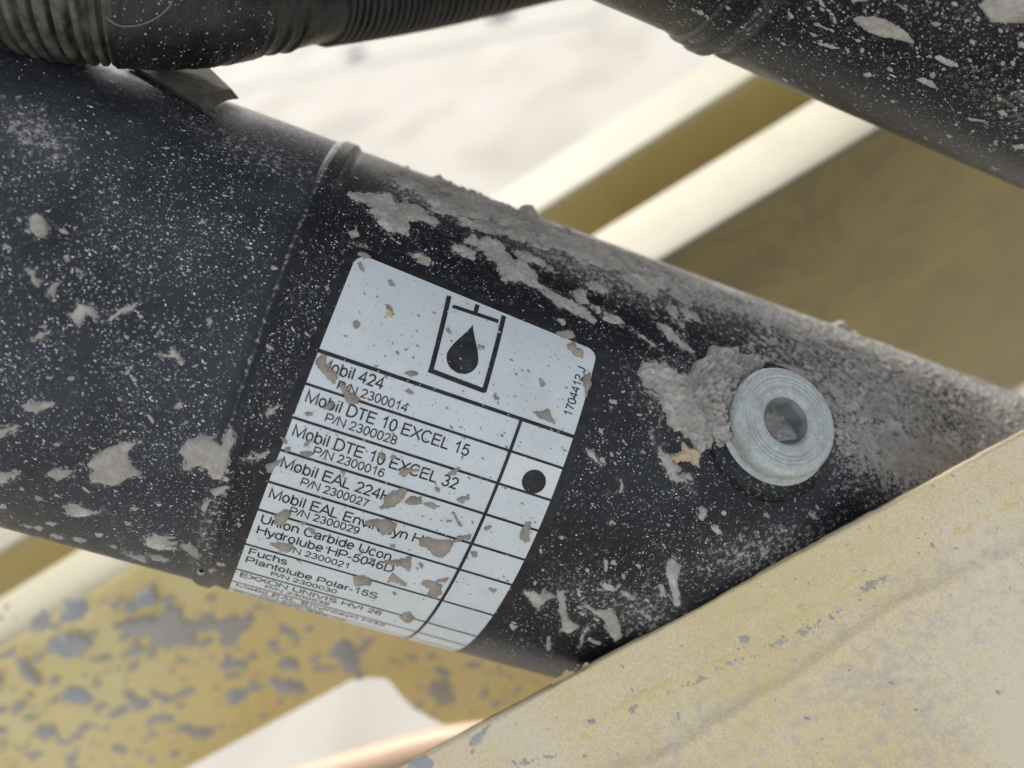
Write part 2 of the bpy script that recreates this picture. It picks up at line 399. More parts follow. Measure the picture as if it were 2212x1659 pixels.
for x in np.linspace(0, 1, 12)[1:]: prs.append((x*Ld, rdp*(1-x)**1.15*(1+.55*x*(1-x)*1.6)))
V = np.array([np.array(cen)+ax*a+sg*nx*r for a, r in prs for sg in (-1, 1)])
mesh('oil_drop', T1.pos(V[:, 0], V[:, 1], INK+0*V[:, 0]), grid_faces(len(prs), 2), M_ink, lab)
# lettering: a plain sans-serif drawn as strokes
def AR(cx, cy, rx, ry, a0, a1, n=14):
    a = np.radians(np.linspace(a0, a1, n)); return [(cx+rx*math.cos(q), cy+ry*math.sin(q)) for q in a]
XH = .73
def O_(cx, rx, h=1.0): return AR(cx, h/2, rx, h/2, 90, 450, 26)
bowl = lambda cx: AR(cx, XH/2, .27, XH/2, 90, 450, 22)
GL = {
 'M': (1.163, [[(.12, 0), (.12, 1), (.58, .06), (1.04, 1), (1.04, 0)]]),
 'N': (1.008, [[(.13, 0), (.13, 1), (.88, 0), (.88, 1)]]), 'H': (1.008, [[(.13, 0), (.13, 1)], [(.88, 0), (.88, 1)], [(.13, .53), (.88, .53)]]),
 'D': (1.008, [[(.14, 0), (.14, 1), (.45, 1)]+AR(.45, .5, .46, .5, 90, -90)+[(.14, 0)]]),
 'T': (.853, [[(.03, .97), (.82, .97)], [(.425, 0), (.425, .97)]]), 'E': (.93, [[(.84, .03), (.13, .03), (.13, .97), (.82, .97)], [(.13, .53), (.77, .53)]]),
 'F': (.853, [[(.13, 0), (.13, .97), (.78, .97)], [(.13, .52), (.70, .52)]]), 'L': (.777, [[(.12, 1), (.12, .03), (.72, .03)]]),
 'X': (.93, [[(.03, 0), (.88, 1)], [(.05, 1), (.9, 0)]]), 'A': (.93, [[(.02, 0), (.465, 1), (.91, 0)], [(.17, .31), (.76, .31)]]),
 'V': (.93, [[(.02, 1), (.465, 0), (.91, 1)]]), 'C': (1.008, [AR(.53, .5, .43, .5, 42, 322, 24)]), 'U': (1.008, [[(.13, 1)]+AR(.505, .38, .375, .38, 180, 360, 16)+[(.88, 1)]]),
 'P': (.93, [[(.13, 0), (.13, .97), (.55, .97)]+AR(.57, .70, .27, .27, 90, -90)+[(.13, .43)]]),
 'S': (.93, [AR(.45, .75, .33, .24, 30, 270, 14)[:-1]+AR(.45, .255, .37, .255, 80, -155, 16)]), 'I': (.388, [[(.19, 0), (.19, 1)]]),
 'J': (.698, [[(.55, 1)]+AR(.31, .27, .24, .26, 0, -180, 12)]), 'Q': (1.087, [O_(.53, .44), [(.6, .24), (.98, -.06)]]),
 'O': (1.087, [O_(.54, .46)]), 'o': (.777, [bowl(.385)]), 'b': (.777, [[(.12, 0), (.12, 1)], bowl(.40)]), 'd': (.777, [[(.66, 0), (.66, 1)], bowl(.38)]),
 'p': (.777, [[(.12, XH), (.12, -.28)], bowl(.40)]), 'q': (.777, [[(.66, XH), (.66, -.28)], bowl(.38)]),
 'i': (.31, [[(.155, 0), (.155, XH)], [(.155, .88), (.155, 1)]]), 'l': (.31, [[(.155, 0), (.155, 1)]]),
 'n': (.777, [[(.12, 0), (.12, XH)], [(.12, .40)]+AR(.39, .46, .26, .26, 180, 0, 12)+[(.65, 0)]]), 'h': (.777, [[(.12, 0), (.12, 1)], [(.12, .40)]+AR(.39, .46, .26, .26, 180, 0, 12)+[(.65, 0)]]),
 'u': (.777, [[(.65, 0), (.65, XH)], [(.12, XH)]+AR(.38, .27, .26, .26, 180, 360, 12)]), 'r': (.465, [[(.12, 0), (.12, XH)], [(.12, .40)]+AR(.36, .44, .24, .27, 180, 80, 8)]),
 'v': (.698, [[(.03, XH), (.35, 0), (.67, XH)]]), 'y': (.698, [[(.03, XH), (.36, .02)], [(.67, XH), (.33, -.16), (.24, -.25), (.08, -.25)]]), 'x': (.698, [[(.03, 0), (.64, XH)], [(.05, XH), (.67, 0)]]),
 'c': (.698, [AR(.37, XH/2, .28, XH/2, 40, 320, 18)]), 'e': (.777, [[(.11, .38), (.66, .38)]+AR(.385, XH/2, .275, XH/2, 3, 320, 22)]),
 'a': (.777, [[(.12, .54)]+AR(.37, .50, .24, .22, 160, 0, 12)+[(.61, .12), (.66, 0)], [(.61, .42), (.34, .38)]+AR(.32, .19, .21, .18, 90, 290, 10)+[(.61, .2)]]),
 's': (.698, [AR(.34, .54, .24, .175, 30, 270, 10)[:-1]+AR(.34, .19, .27, .18, 80, -155, 12)]), 't': (.388, [[(.17, .95), (.17, .13), (.22, .02), (.36, .02)], [(.02, XH-.03), (.34, XH-.03)]]),
 'k': (.698, [[(.12, 0), (.12, 1)], [(.62, XH), (.13, .25)], [(.3, .42), (.65, 0)]]),
 '/': (.388, [[(0, 0), (.38, 1)]]), '-': (.465, [[(.05, .34), (.42, .34)]]), '.': (.388, [[(.18, 0), (.18, .09)]]),
 '0': (.777, [O_(.385, .28)]), '1': (.777, [[(.16, .72), (.34, .82), (.47, 1), (.47, 0)]]),
 '2': (.777, [AR(.38, .71, .27, .28, 170, -25, 12)+[(.11, .04), (.68, .04)]]), '3': (.777, [AR(.36, .75, .25, .24, 160, -80, 12)+AR(.37, .27, .29, .26, 80, -165, 14)]),
 '4': (.777, [[(.53, 0), (.53, 1), (.05, .30), (.72, .30)]]), '5': (.777, [[(.64, .95), (.22, .95), (.14, .50)]+AR(.38, .32, .29, .31, 125, -160, 16)]),
 '6': (.777, [AR(.385, .32, .27, .31, 90, 450, 20), AR(.44, .5, .33, .49, 50, 190, 12)]), '7': (.777, [[(.09, .95), (.67, .95), (.45, .55), (.32, 0)]]),
 '8': (.777, [AR(.385, .75, .235, .235, 90, 450, 18), AR(.385, .27, .28, .26, 90, 450, 18)]), '9': (.777, [AR(.385, .68, .27, .31, 90, 450, 20), AR(.33, .5, .33, .49, 230, 370, 12)]),
}
def text_on_label(txt, p0, p1, cap, name='text_line', sw=.150):
    a = np.array(to_uv(p0)); b_ = np.array(to_uv(p1)); d = b_-a; L = np.hypot(*d); d /= L; nn = np.array([-d[1], d[0]])
    x = 0; V = []; F = []; wd = sum(GL[c][0] if c in GL else .388 for c in txt)-.14
    sx = L/wd; sw_x = sw*cap
    for c in txt:
        if c not in GL: x += .388; continue
        adv, strokes = GL[c]
        for stp in strokes:
            q = np.array([((x+px_-.07)*sx, py_*cap) for px_, py_ in stp]); kp = [0]+[i for i in range(1, len(q)) if np.hypot(*(q[i]-q[i-1])) > 1e-5]; q = q[kp]
            tg = np.diff(q, axis=0); tg /= np.linalg.norm(tg, axis=1)[:, None]; b0_ = len(V)
            for i in range(len(q)):
                t1 = tg[max(i-1, 0)]; t2 = tg[min(i, len(tg)-1)]; m_ = t1+t2
                if np.hypot(*m_) < 1e-3: m_ = t1
                m_ /= np.hypot(*m_); nrm = np.array([-m_[1], m_[0]]); kk = min(1/max(.35, abs(nrm@np.array([-t1[1], t1[0]]))), 2.2)
                for sgn in (-1, 1): V.append(q[i]+sgn*nrm*kk*sw_x/2)
                if i: F.append((b0_+2*i-2, b0_+2*i-1, b0_+2*i+1, b0_+2*i))
        x += adv
    V = np.array(V); q = a+V[:, :1]*d+V[:, 1:]*nn
    mesh(name, T1.pos(q[:, 0], q[:, 1], INK+0*q[:, 0]), np.array(F), M_ink, lab, smooth=False)
def z5(x, y): return (576+.2232*x, 740.6+.2232*y)
def z6(x, y): return (576+.2232*x, 932.6+.2232*y)
def z7(x, y): return (384+.3224*x, 1042.3+.3224*y)
CB, CS = .0400, .0300
text_on_label('Mobil 424', z5(495, 245), z5(1112, 452), CB)
text_on_label('P/N 2300014', z5(675, 445), z5(1350, 672), CS)
text_on_label('Mobil DTE 10 EXCEL 15', z5(370, 565), z5(1940, 1095), CB)
text_on_label('P/N 2300028', z5(560, 757), z5(1245, 985), CS)
text_on_label('Mobil DTE 10 EXCEL 32', z5(245, 893), z5(1830, 1415), CB)
text_on_label('P/N 2300016', z5(445, 1075), z5(1125, 1298), CS)
text_on_label('Mobil EAL 224H', z5(132, 1195), z5(1185, 1540), CB)
text_on_label('P/N 2300027', z5(325, 1370), z5(970, 1585), CS)
text_on_label('Mobil EAL Envirosyn H', z6(20, 628), z6(1490, 1082), CB)
text_on_label('P/N 2300029', z6(218, 783), z6(885, 985), CS)
def text_at(txt, du, th, cap, sx):
    wd = (sum(GL[c][0] if c in GL else .388 for c in txt)-.14)*sx; u0 = uL(th)+du
    global to_uv
    keep = to_uv; to_uv = lambda p: p
    text_on_label(txt, (u0, th-.010*du), (u0+wd, th-.010*(du+wd)), cap); to_uv = keep
_a = np.array(to_uv(z5(370, 565))); _b = np.array(to_uv(z5(1940, 1095))); SXB = np.hypot(*(_b-_a))/(sum(GL[c][0] if c in GL else .388 for c in 'Mobil DTE 10 EXCEL 15')-.14)
_a = np.array(to_uv(z5(560, 757))); _b = np.array(to_uv(z5(1245, 985))); SXS = np.hypot(*(_b-_a))/(sum(GL[c][0] if c in GL else .388 for c in 'P/N 2300028')-.14)
for top, lines in ((-.488, [('Union Carbide Ucon', .056, 0), ('Hydrolube HP-5046D', .112, 0), ('P/N 2300021', .160, 1)]),
                   (-.675, [('Fuchs', .056, 0), ('Plantolube Polar-15S', .112, 0), ('P/N 2300030', .160, 1)]),
                   (-.862, [('EXXON UNIVIS HVI 26', .058, 0), ('P/N 2300039', .106, 1)]),
                   (-.995, [('Mobil EAL Envirosyn H32', .058, 0), ('P/N 2300042', .106, 1)]),
                   (-1.13, [('Quintolubric 888-46', .058, 0), ('P/N 2300053', .106, 1)])):
    for tx, off_, sm_ in lines:
        text_at(tx, .022+.105*sm_, top-off_, CS if sm_ else CB, SXS if sm_ else SXB)
text_on_label('1704412 J', (1233, 901), (1264, 797), .030)

# ---- drain plug on its boss
def lathe(name, c_surf, prof, m, parent, seg=96, smooth=True, noise=0, attr=None):
    u0, t0 = c_surf; n = T1.nrm(np.array(u0), np.array(t0)); base = T1.C+u0*T1.d+n*1.0
    e1 = T1.d; e2 = np.cross(n, e1); V = []
    a = np.linspace(0, 2*math.pi, seg, endpoint=False)
    for r, h in prof:
        rr_ = r*(1+noise*fbm(a*3, a*0+r*9, 8)) if noise else r
        rr_ = rr_*1.0
        V.append(base+(rr_*np.cos(a))[:, None]*e1+(rr_*np.sin(a))[:, None]*e2+h*n)
    V = np.concatenate(V); at = {k_: np.full(len(V), v_) for k_, v_ in (attr or {}).items()}
    return mesh(name, V, grid_faces(len(prof), seg, True), m, parent, smooth, attr=at)
pc = (1.606, .396)
plug = thing('drain_plug', None, None); plug.parent = cyl
lathe('plug_boss', pc, [(.285, -.08), (.278, -.01), (.273, .008), (.264, .020), (.235, .024), (.232, .026), (.15, .026)], M_black, plug, attr={'dust': .12})
lathe('sealing_washer', pc, [(.15, .028), (.226, .028), (.232, .032), (.232, .040), (.226, .044), (.15, .044)], M_zinc, plug)
pf = [(.18, .045), (.206, .046), (.212, .052), (.214, .085), (.213, .100), (.207, .112), (.196, .120), (.190, .1215), (.186, .1205), (.182, .122), (.172, .1226), (.170, .1205), (.167, .1228), (.158, .1235), (.1555, .1215), (.152, .1235), (.141, .1234), (.139, .1218), (.136, .1232), (.118, .1230), (.104, .1225), (.098, .119), (.092, .112)]
lathe('plug_head', pc, pf, M_zinc, plug, 128)
# hexagonal socket
n0 = T1.nrm(np.array(pc[0]), np.array(pc[1])); b0 = T1.C+pc[0]*T1.d+n0;  e1 = T1.d; e2 = np.cross(n0, e1)
def hexr(a, r): 
    s = (a-math.radians(22)) % (math.pi/3)-math.pi/6; return r*math.cos(math.pi/6)/np.cos(s)
a = np.linspace(0, 2*math.pi, 120, endpoint=False); V = []
for kk, h in ((0, .112), (.5, .100), (1, .090), (1, .0)):
    rr_ = .092*(1-kk)+hexr(a, .082)*kk; V.append(b0+(rr_*np.cos(a))[:, None]*e1+(rr_*np.sin(a))[:, None]*e2+h*n0)
V.append(b0+0*a[:, None]*e1+.0*n0+(1e-4*np.cos(a))[:, None]*e1+(1e-4*np.sin(a))[:, None]*e2)
mesh('hex_socket', np.concatenate(V), grid_faces(len(V), 120, True), M_sock, plug, smooth=False)
# mud packed in the socket and stuck on the rim
class PlugSurf(Plane): pass
PS = Plane(b0+.0*n0, e1, e2)
uu, vv_ = np.meshgrid(np.linspace(-.1, .1, 90), np.linspace(-.1, .1, 90), indexing='ij')
sl_ = np.array([.42, -.80]); dd = (uu*sl_[0]+vv_*sl_[1])/.1
hh = .014+.080*sst(-.20, .80, dd)+.010*fbm(uu*30, vv_*30, 5)+.004*fbm(uu*120, vv_*120, 6)
aa = np.arctan2(vv_, uu); ok = (np.hypot(uu, vv_) < hexr(aa, .082)*1.0+.001)
Fm = grid_faces(90, 90); Fm = Fm[ok.ravel()[Fm].all(1)]; ids, inv = np.unique(Fm, return_inverse=True)
Vm = (b0+uu[..., None]*e1+vv_[..., None]*e2+hh[..., None]*n0).reshape(-1, 3)[ids]
mesh('socket_mud', Vm, inv.reshape(Fm.shape), M_mud, plug)

# ---- mud on the main cylinder
def zA(p): return zoomed(737.3, 274.3, .33333, p)
def zB(p): return zoomed(1261.8, 658.3, .33333, p)
def zC(p): return zoomed(737.3, 1106, .33333, p)
def zD(p): return zoomed(0, 553, .33333, p)
def zE(p): return zoomed(0, 1070.5, .2232, p)
def zF(p): return zoomed(658.3, 493.7, .33333, p)
def zG(p): return zoomed(1474.7, 0, .33333, p)
def zH(p): return zoomed(0, 1106, .33333, p)
def zI(p): return zoomed(1474.7, 1106, .33333, p)
def zs5(p): return zoomed(576, 740.6, .2232, p)
def zs6(p): return zoomed(576, 932.6, .2232, p)
def ell(cx, cy, a_, b_, ang, n=14):
    c, s = math.cos(math.radians(ang)), math.sin(math.radians(ang))
    return [(cx+a_*math.cos(q)*c-b_*math.sin(q)*s, cy+a_*math.cos(q)*s+b_*math.sin(q)*c) for q in np.linspace(0, 2*math.pi, n, endpoint=False)]
left = [ell(84, 487, 29, 19, 62)]+[zD(p) for p in [
 [(170,90),(215,85),(235,130),(260,190),(240,200),(205,160)],
 [(300,230),(340,180),(400,165),(365,215),(355,295),(335,260)],
 [(490,340),(500,295),(560,320),(610,340),(650,410),(610,400),(560,375),(540,410),(520,480),(480,430),(445,375),(480,370)],
 [(720,385),(760,350),(850,320),(910,290),(860,345),(780,380),(710,425)],
 [(205,545),(250,505),(335,480),(280,530)],
 [(1030,635),(1110,655),(1100,610),(1130,595),(1160,630),(1185,690),(1140,670)],
 [(730,690),(755,680),(785,688),(750,712)], [(800,770),(820,735),(850,725),(840,765)],
 [(150,975),(200,945),(290,945),(355,958),(300,985),(240,1008),(180,1000)],
 [(1115,985),(1150,955),(1200,950),(1160,985),(1120,1000)], [(1183,1078),(1210,1062),(1240,1063),(1215,1093)],
 [(-80,1150),(0,1130),(50,1100),(110,1095),(110,1140),(50,1140),(0,1175)],
 [(310,1410),(380,1378),(475,1390),(440,1425),(370,1448)], [(345,1220),(370,1208),(400,1215),(380,1240)],
 [(-80,1410),(0,1405),(110,1400),(105,1430),(55,1440),(60,1475),(-60,1475)],
 [(565,1345),(600,1310),(650,1275),(700,1245),(810,1205),(905,1198),(870,1240),(825,1265),(830,1320),(860,1370),(910,1415),(830,1430),(760,1475),(680,1480),(600,1465),(580,1430),(610,1390),(575,1370)],
 [(1160,1270),(1210,1200),(1280,1170),(1400,1165),(1380,1190),(1430,1225),(1480,1120),(1500,1110),(1515,1220),(1490,1260),(1480,1340),(1460,1400),(1440,1455),(1380,1450),(1350,1390),(1290,1360),(1200,1385),(1180,1380),(1210,1340),(1195,1300)],
 [(1360,1520),(1420,1495),(1475,1490),(1450,1545),(1400,1550)],
 [(1330,1660),(1300,1640),(1350,1560),(1368,1580)],
 [(1710,1020),(1750,985),(1805,975),(1770,1020),(1730,1040)],
 [(1555,1335),(1610,1290),(1650,1275),(1640,1300),(1740,1260),(1775,1265),(1690,1315),(1600,1330)],
 [(1335,410),(1365,395),(1380,430),(1355,448)],[(1100,350),(1115,348),(1112,375)],[(250,900),(280,890),(270,905)],
 [(425,5),(445,5),(450,30),(430,35)],[(480,70),(510,85),(545,115),(530,122)],[(2110,200),(2130,180),(2135,200),(2120,240)],
 [(1180,755),(1200,755),(1195,780)],[(1250,650),(1285,645),(1265,665)],[(1235,715),(1280,705),(1260,722)],[(810,520),(835,520),(830,540)],
 [(1030,480),(1060,500),(1050,510)],[(270,455),(310,448),(290,462)],[(440,795),(480,790),(460,805)],[(480,1080),(505,1080),(495,1098)]]]+[zE(p) for p in [
 [(620,100),(700,75),(770,95),(800,130),(900,150),(980,155),(850,190),(740,190),(660,160)],
 [(1400,420),(1480,375),(1560,390),(1690,400),(1600,430),(1720,465),(1620,480),(1700,510),(1540,510),(1440,480)],
 [(1760,480),(1830,475),(1900,520),(1930,590),(1880,590),(1800,520)],
 [(1440,575),(1560,590),(1630,620),(1620,640),(1500,620)], [(420,260),(480,250),(545,270),(500,285)],
 [(490,375),(560,385),(660,410),(600,415)], [(720,410),(770,400),(830,435),(790,460)],
 [(330,10),(390,15),(430,50),(360,40)], [(310,300),(360,295),(420,310),(400,330)], [(1260,120),(1300,105),(1350,120),(1310,135)],
 [(1900,740),(1950,720),(1990,740),(1930,760)],[(2020,720),(2060,700),(2100,720),(2050,745)],[(2100,650),(2150,650),(2180,670),(2130,675)],
 [(1110,430),(1150,415),(1200,430),(1150,445)],[(1040,480),(1090,480),(1130,500),(1080,500)],[(1510,90),(1560,70),(1580,90),(1540,100)],
 [(930,370),(960,365),(990,380),(960,388)],[(0,100),(50,95),(60,115),(10,120)],[(250,290),(200,280),(300,300)],[(1220,260),(1260,265),(1240,275)],
 [(1180,550),(1280,570),(1400,600),(1420,640),(1330,610),(1220,575)]]]
for p in left: splat(T1, p, M_mud, cyl, T=.012, amp=2.6, fq=24)
mid = [zA(p) for p in [
 [(50,440),(120,440),(200,430),(330,440),(350,480),(430,495),(480,530),(600,560),(540,570),(640,620),(600,640),(520,600),(430,600),(420,690),(370,680),(300,690),(250,640),(230,590),(180,550),(220,530),(280,560),(200,500),(130,490),(80,480)],
 [(850,700),(880,740),(950,710),(1000,740),(1060,820),(1100,870),(1200,890),(1250,940),(1270,1000),(1340,1050),(1400,1090),(1480,1120),(1560,1170),(1600,1200),(1640,1260),(1590,1240),(1480,1180),(1400,1160),(1360,1110),(1260,1040),(1180,1010),(1050,1000),(1040,950),(990,890),(940,850),(900,800),(800,745)],
 [(1130,810),(1200,820),(1290,860),(1360,900),(1405,945),(1330,920),(1240,890),(1160,850)],
 [(440,820),(520,820),(580,870),(570,885),(500,860)],
 [(705,765),(740,755),(800,800),(860,820),(850,850),(790,830),(730,800)],
 [(1530,1000),(1620,1010),(1700,1050),(1750,1065),(1700,1085),(1620,1050)],
 [(1500,1080),(1560,1040),(1600,1080),(1560,1110),(1640,1160),(1700,1180),(1780,1230),(1825,1280),(1750,1260),(1660,1190),(1600,1150),(1530,1120)],
 [(780,620),(900,640),(1000,665),(1180,700),(1180,740),(1000,690)],
 [(2110,1180),(2160,1170),(2200,1230),(2230,1330),(2130,1230)], [(1390,1240),(1420,1235),(1450,1250),(1430,1270)],
 [(60,690),(90,680),(105,705),(80,715)], [(60,740),(130,760),(180,790),(120,780)]]]
for p in mid: splat(T1, p, M_mud, cyl, T=.015, amp=6, fq=14, stretch=(1, 1.5))
plugm = [zB(p) for p in [
 [(330,430),(380,360),(450,350),(540,400),(650,440),(700,410),(770,390),(790,290),(900,280),(1000,320),(1100,370),(1250,400),(1400,440),(1500,540),(1500,620),(1300,700),(1000,900),(900,1000),(810,930),(740,980),(720,900),(660,860),(640,830),(560,760),(540,700),(510,640),(480,570),(380,520)],
 [(430,800),(480,880),(520,960),(560,1010),(620,1060),(690,1110),(710,1215),(640,1150),(560,1130),(520,1050),(450,920)],
 [(480,120),(560,150),(640,230),(700,310),(620,270),(550,220)], [(10,930),(60,960),(120,1050),(60,1010)],
 [(830,1440),(870,1430),(900,1480),(860,1490)], [(1430,1330),(1480,1350),(1520,1390),(1480,1390)],
 [(1000,1480),(1020,1480),(1040,1560),(1010,1540)], [(230,1110),(250,1110),(260,1180),(230,1215)],
 [(1150,1350),(1190,1350),(1210,1380),(1170,1380)], [(1170,1470),(1200,1470),(1210,1500),(1180,1500)],
 [(150,1385),(185,1385),(195,1415),(160,1420)], [(310,160),(360,190),(460,270),(400,230)],[(530,330),(560,335),(600,375),(560,360)],
 [(180,660),(200,665),(210,695),(190,690)],[(760,1310),(790,1330),(770,1390),(745,1370)]]]
for i, p in enumerate(plugm): splat(T1, p, M_mud, cyl, T=.024 if i == 0 else .012, amp=9 if i == 0 else 4, fq=9 if i == 0 else 16, thr=.0 if i == 1 else None)
splat(T1, zB([(560,990),(620,950),(640,890),(690,930),(740,950),(750,1060),(700,1040),(660,1000),(600,1020)]), M_tan, cyl, 'tan_flake', T=.016, amp=4, base=.006)
low = [zC(p) for p in [
 [(1185,515),(1240,510),(1300,530),(1370,540),(1320,580),(1280,640),(1240,600)],
 [(1395,510),(1445,515),(1450,600),(1480,700),(1530,740),(1490,790),(1440,760),(1420,650)],
 [(1520,490),(1545,500),(1570,580),(1650,640),(1730,630),(1790,700),(1815,810),(1780,840),(1740,780),(1690,690),(1600,630),(1530,540)],
 [(1665,470),(1740,455),(1830,510),(1915,560),(1890,575),(1800,525),(1700,510)],
 [(2050,460),(2090,460),(2110,550),(2060,550)], [(2110,330),(2140,300),(2200,350),(2180,420),(2190,600),(2160,600),(2130,480),(2105,400)],
 [(1325,810),(1350,810),(1350,890),(1335,890)], [(1600,730),(1620,740),(1570,800),(1555,890),(1545,880),(1560,790)],
 [(1725,60),(1750,45),(1768,70),(1745,85)], [(1240,440),(1255,440),(1265,480),(1240,480)],[(1600,820),(1680,850),(1660,860)],
 [(1710,310),(1718,310),(1718,380),(1710,380)],[(1590,210),(1620,270),(1612,275)],[(1100,730),(1135,740),(1110,755)]]]
for p in low: splat(T1, p, M_mud, cyl, T=.011, amp=3)
labm = [zs5(p) for p in [
 [(475,150),(520,120),(555,130),(570,190),(610,250),(680,300),(695,340),(660,370),(600,350),(560,300),(510,260),(470,200)],
 [(700,380),(750,380),(800,470),(890,530),(880,580),(800,590),(760,540),(730,470),(700,420)],
 [(540,640),(620,570),(660,580),(620,630)], [(365,680),(400,665),(445,690),(400,705)],
 [(1355,290),(1400,270),(1450,295),(1400,315)], [(1345,455),(1380,440),(1425,490),(1380,490)],
 [(345,1060),(420,1040),(450,1070),(400,1100)], [(360,990),(400,940),(450,930),(400,985)],
 [(1085,1080),(1110,1050),(1145,1090),(1120,1130)], [(1275,1270),(1300,1220),(1370,1210),(1480,1220),(1470,1240),(1380,1250),(1330,1300)],
 [(1765,1270),(1850,1200),(1885,1190),(1840,1240),(1840,1270)], [(0,1180),(30,1160),(130,1130),(180,1100),(110,1170),(50,1240),(0,1250)],
 [(150,920),(180,920),(200,970),(170,970)], [(185,1010),(225,1010),(220,1040),(195,1045)], [(1240,85),(1265,85),(1280,115)], [(1395,130),(1425,140),(1415,155)],
 [(730,1240),(755,1250),(760,1300),(740,1290)],[(1195,1100),(1240,1100),(1230,1125)],[(1640,1405),(1665,1405),(1655,1430)],[(2090,40),(2110,45),(2100,70)]]]+[zs6(p) for p in [
 [(1070,745),(1080,715),(1130,700),(1140,640),(1200,590),(1260,570),(1320,555),(1360,570),(1330,620),(1270,690),(1250,720),(1180,730),(1110,760)],
 [(1335,670),(1400,640),(1460,620),(1500,610),(1515,690),(1450,710),(1380,700)], [(1530,690),(1600,680),(1650,710),(1690,715),(1630,750),(1560,720)],
 [(1790,770),(1820,780),(1850,850),(1885,910),(1830,850)], [(1845,655),(1890,630),(1950,630),(1890,680)],
 [(950,860),(1030,830),(1120,840),(1200,840),(1270,880),(1250,930),(1180,980),(1130,990),(1100,950),(1040,900),(960,920)],
 [(1480,1040),(1560,1020),(1680,1030),(1780,1050),(1790,1100),(1750,1150),(1700,1200),(1620,1190),(1540,1110),(1480,1080)],
 [(1780,1080),(1850,1000),(1900,990),(1970,990),(1960,1040),(1880,1050)], [(85,800),(150,760),(230,770),(215,850),(150,910),(80,890)],
 [(50,1080),(120,1060),(240,1080),(260,1110),(200,1150),(120,1120)], [(840,1400),(920,1385),(1000,1400),(1005,1470),(900,1480),(850,1450)],
 [(1215,1350),(1260,1390),(1350,1480),(1280,1460),(1180,1440)], [(1510,1450),(1600,1440),(1690,1480),(1700,1560),(1640,1600),(1540,1570),(1590,1520)],
 [(1150,1245),(1280,1240),(1400,1200),(1400,1270),(1370,1330),(1300,1290),(1200,1275)], [(1985,1160),(2010,1150),(2035,1165),(2010,1200)], [(1640,1430),(1750,1410),(1740,1450)],
 [(400,930),(460,950),(470,990),(430,980)],[(310,870),(380,870),(370,900)],[(980,1120),(1050,1120),(1050,1150)],[(1200,1080),(1250,1080),(1240,1120),(1210,1120)],
 [(960,1210),(1040,1215),(1020,1240)],[(2100,930),(2180,905),(2150,925)],[(1485,1265),(1505,1275),(1500,1295)]]]+[zF(p) for p in [
 [(340,230),(365,230),(385,270),(360,270)], [(535,335),(560,335),(575,365),(550,360)], [(310,620),(335,595),(355,620),(335,650)], [(530,500),(560,520),(580,560),(560,565)],
 [(1615,680),(1640,655),(1720,680),(1740,700),(1690,720)], [(1690,760),(1740,750),(1790,800),(1795,835),(1740,820)],
 [(1485,1190),(1530,1190),(1580,1180),(1600,1220),(1625,1270),(1570,1240)], [(1512,970),(1530,968),(1555,1010),(1540,1022)], [(1215,1080),(1235,1075),(1255,1110),(1230,1115)],
 [(665,935),(700,925),(720,945),(680,950)], [(1810,950),(1845,940),(1850,1010),(1820,1100),(1815,1060)], [(905,640),(920,645),(950,685),(930,670)],
 [(350,165),(390,170),(420,195),(380,190)],[(590,800),(605,800),(600,820)],[(1130,765),(1160,768),(1155,780)],[(1360,940),(1375,945),(1375,965)]]]+[zC(p) for p in [
 [(1165,110),(1200,60),(1230,70),(1220,170),(1190,190),(1160,170)], [(380,660),(440,650),(480,680),(440,715)],[(840,260),(870,255),(875,285),(850,290)],
 [(780,150),(820,140),(835,170),(800,175)],[(960,490),(1000,500),(990,515)],[(330,515),(350,515),(345,530)],[(680,50),(705,55),(690,62)],[(930,95),(970,90),(940,105)]]]
for p in labm: splat(T1, p, M_mudL, cyl, T=.013, amp=2.8, base=.0032, fq=30, bias=.9)
splat(T1, ell(839, 678, 8, 5, 20), M_stain, cyl, 'yellow_stain', T=.002, amp=2, base=.0035)
# broken crusts
HB = [(345,330),(460,350),(560,400),(700,430),(850,450),(1000,520),(1150,590),(1180,650),(1300,690),(1500,740),(1700,790),(1900,900),(2100,1000),(2212,1050),(2300,1250),(2100,1080),(2000,1100),(1900,1060),(1850,960),(1750,900),(1600,880),(1400,810),(1200,740),(1050,700),(1100,640),(950,610),(800,600),(640,560),(620,520),(520,450),(380,360)]
splat(T1, zA(HB), M_mud, cyl, 'mud_crust', T=.012, amp=14, fq=9, stretch=(1, 2.2), kind='stuff')
splat(T1, zA([(300,290),(700,370),(1150,560),(1700,760),(2212,1000),(2212,1120),(1700,840),(1150,640),(700,460)]), M_mud, cyl, 'mud_crust', T=.010, amp=8, fq=14, stretch=(1, 1.8), kind='stuff', thr=-.05)
splat(T1, zB([(1000,260),(1150,120),(1350,50),(1700,150),(2212,360),(2900,650),(3000,900),(2600,1000),(2212,1130),(1950,1200),(1700,1000),(1560,800),(1500,540),(1250,400)]), M_mud, cyl, 'mud_crust', T=.005, amp=10, fq=34, kind='stuff', thr=.10)
splat(T1, zB([(1600,560),(2000,600),(2300,800),(2700,1000),(2300,1130),(1900,1120),(1650,900)]), M_mud, cyl, 'mud_crust', T=.006, amp=14, fq=22, kind='stuff', thr=.04)
splat(T1, zB([(700,400),(900,335),(1180,395),(1100,480),(1000,600),(980,720),(980,880),(850,910),(740,760),(690,560)]), M_mud, cyl, T=.080, amp=10, fq=11, edge=9)
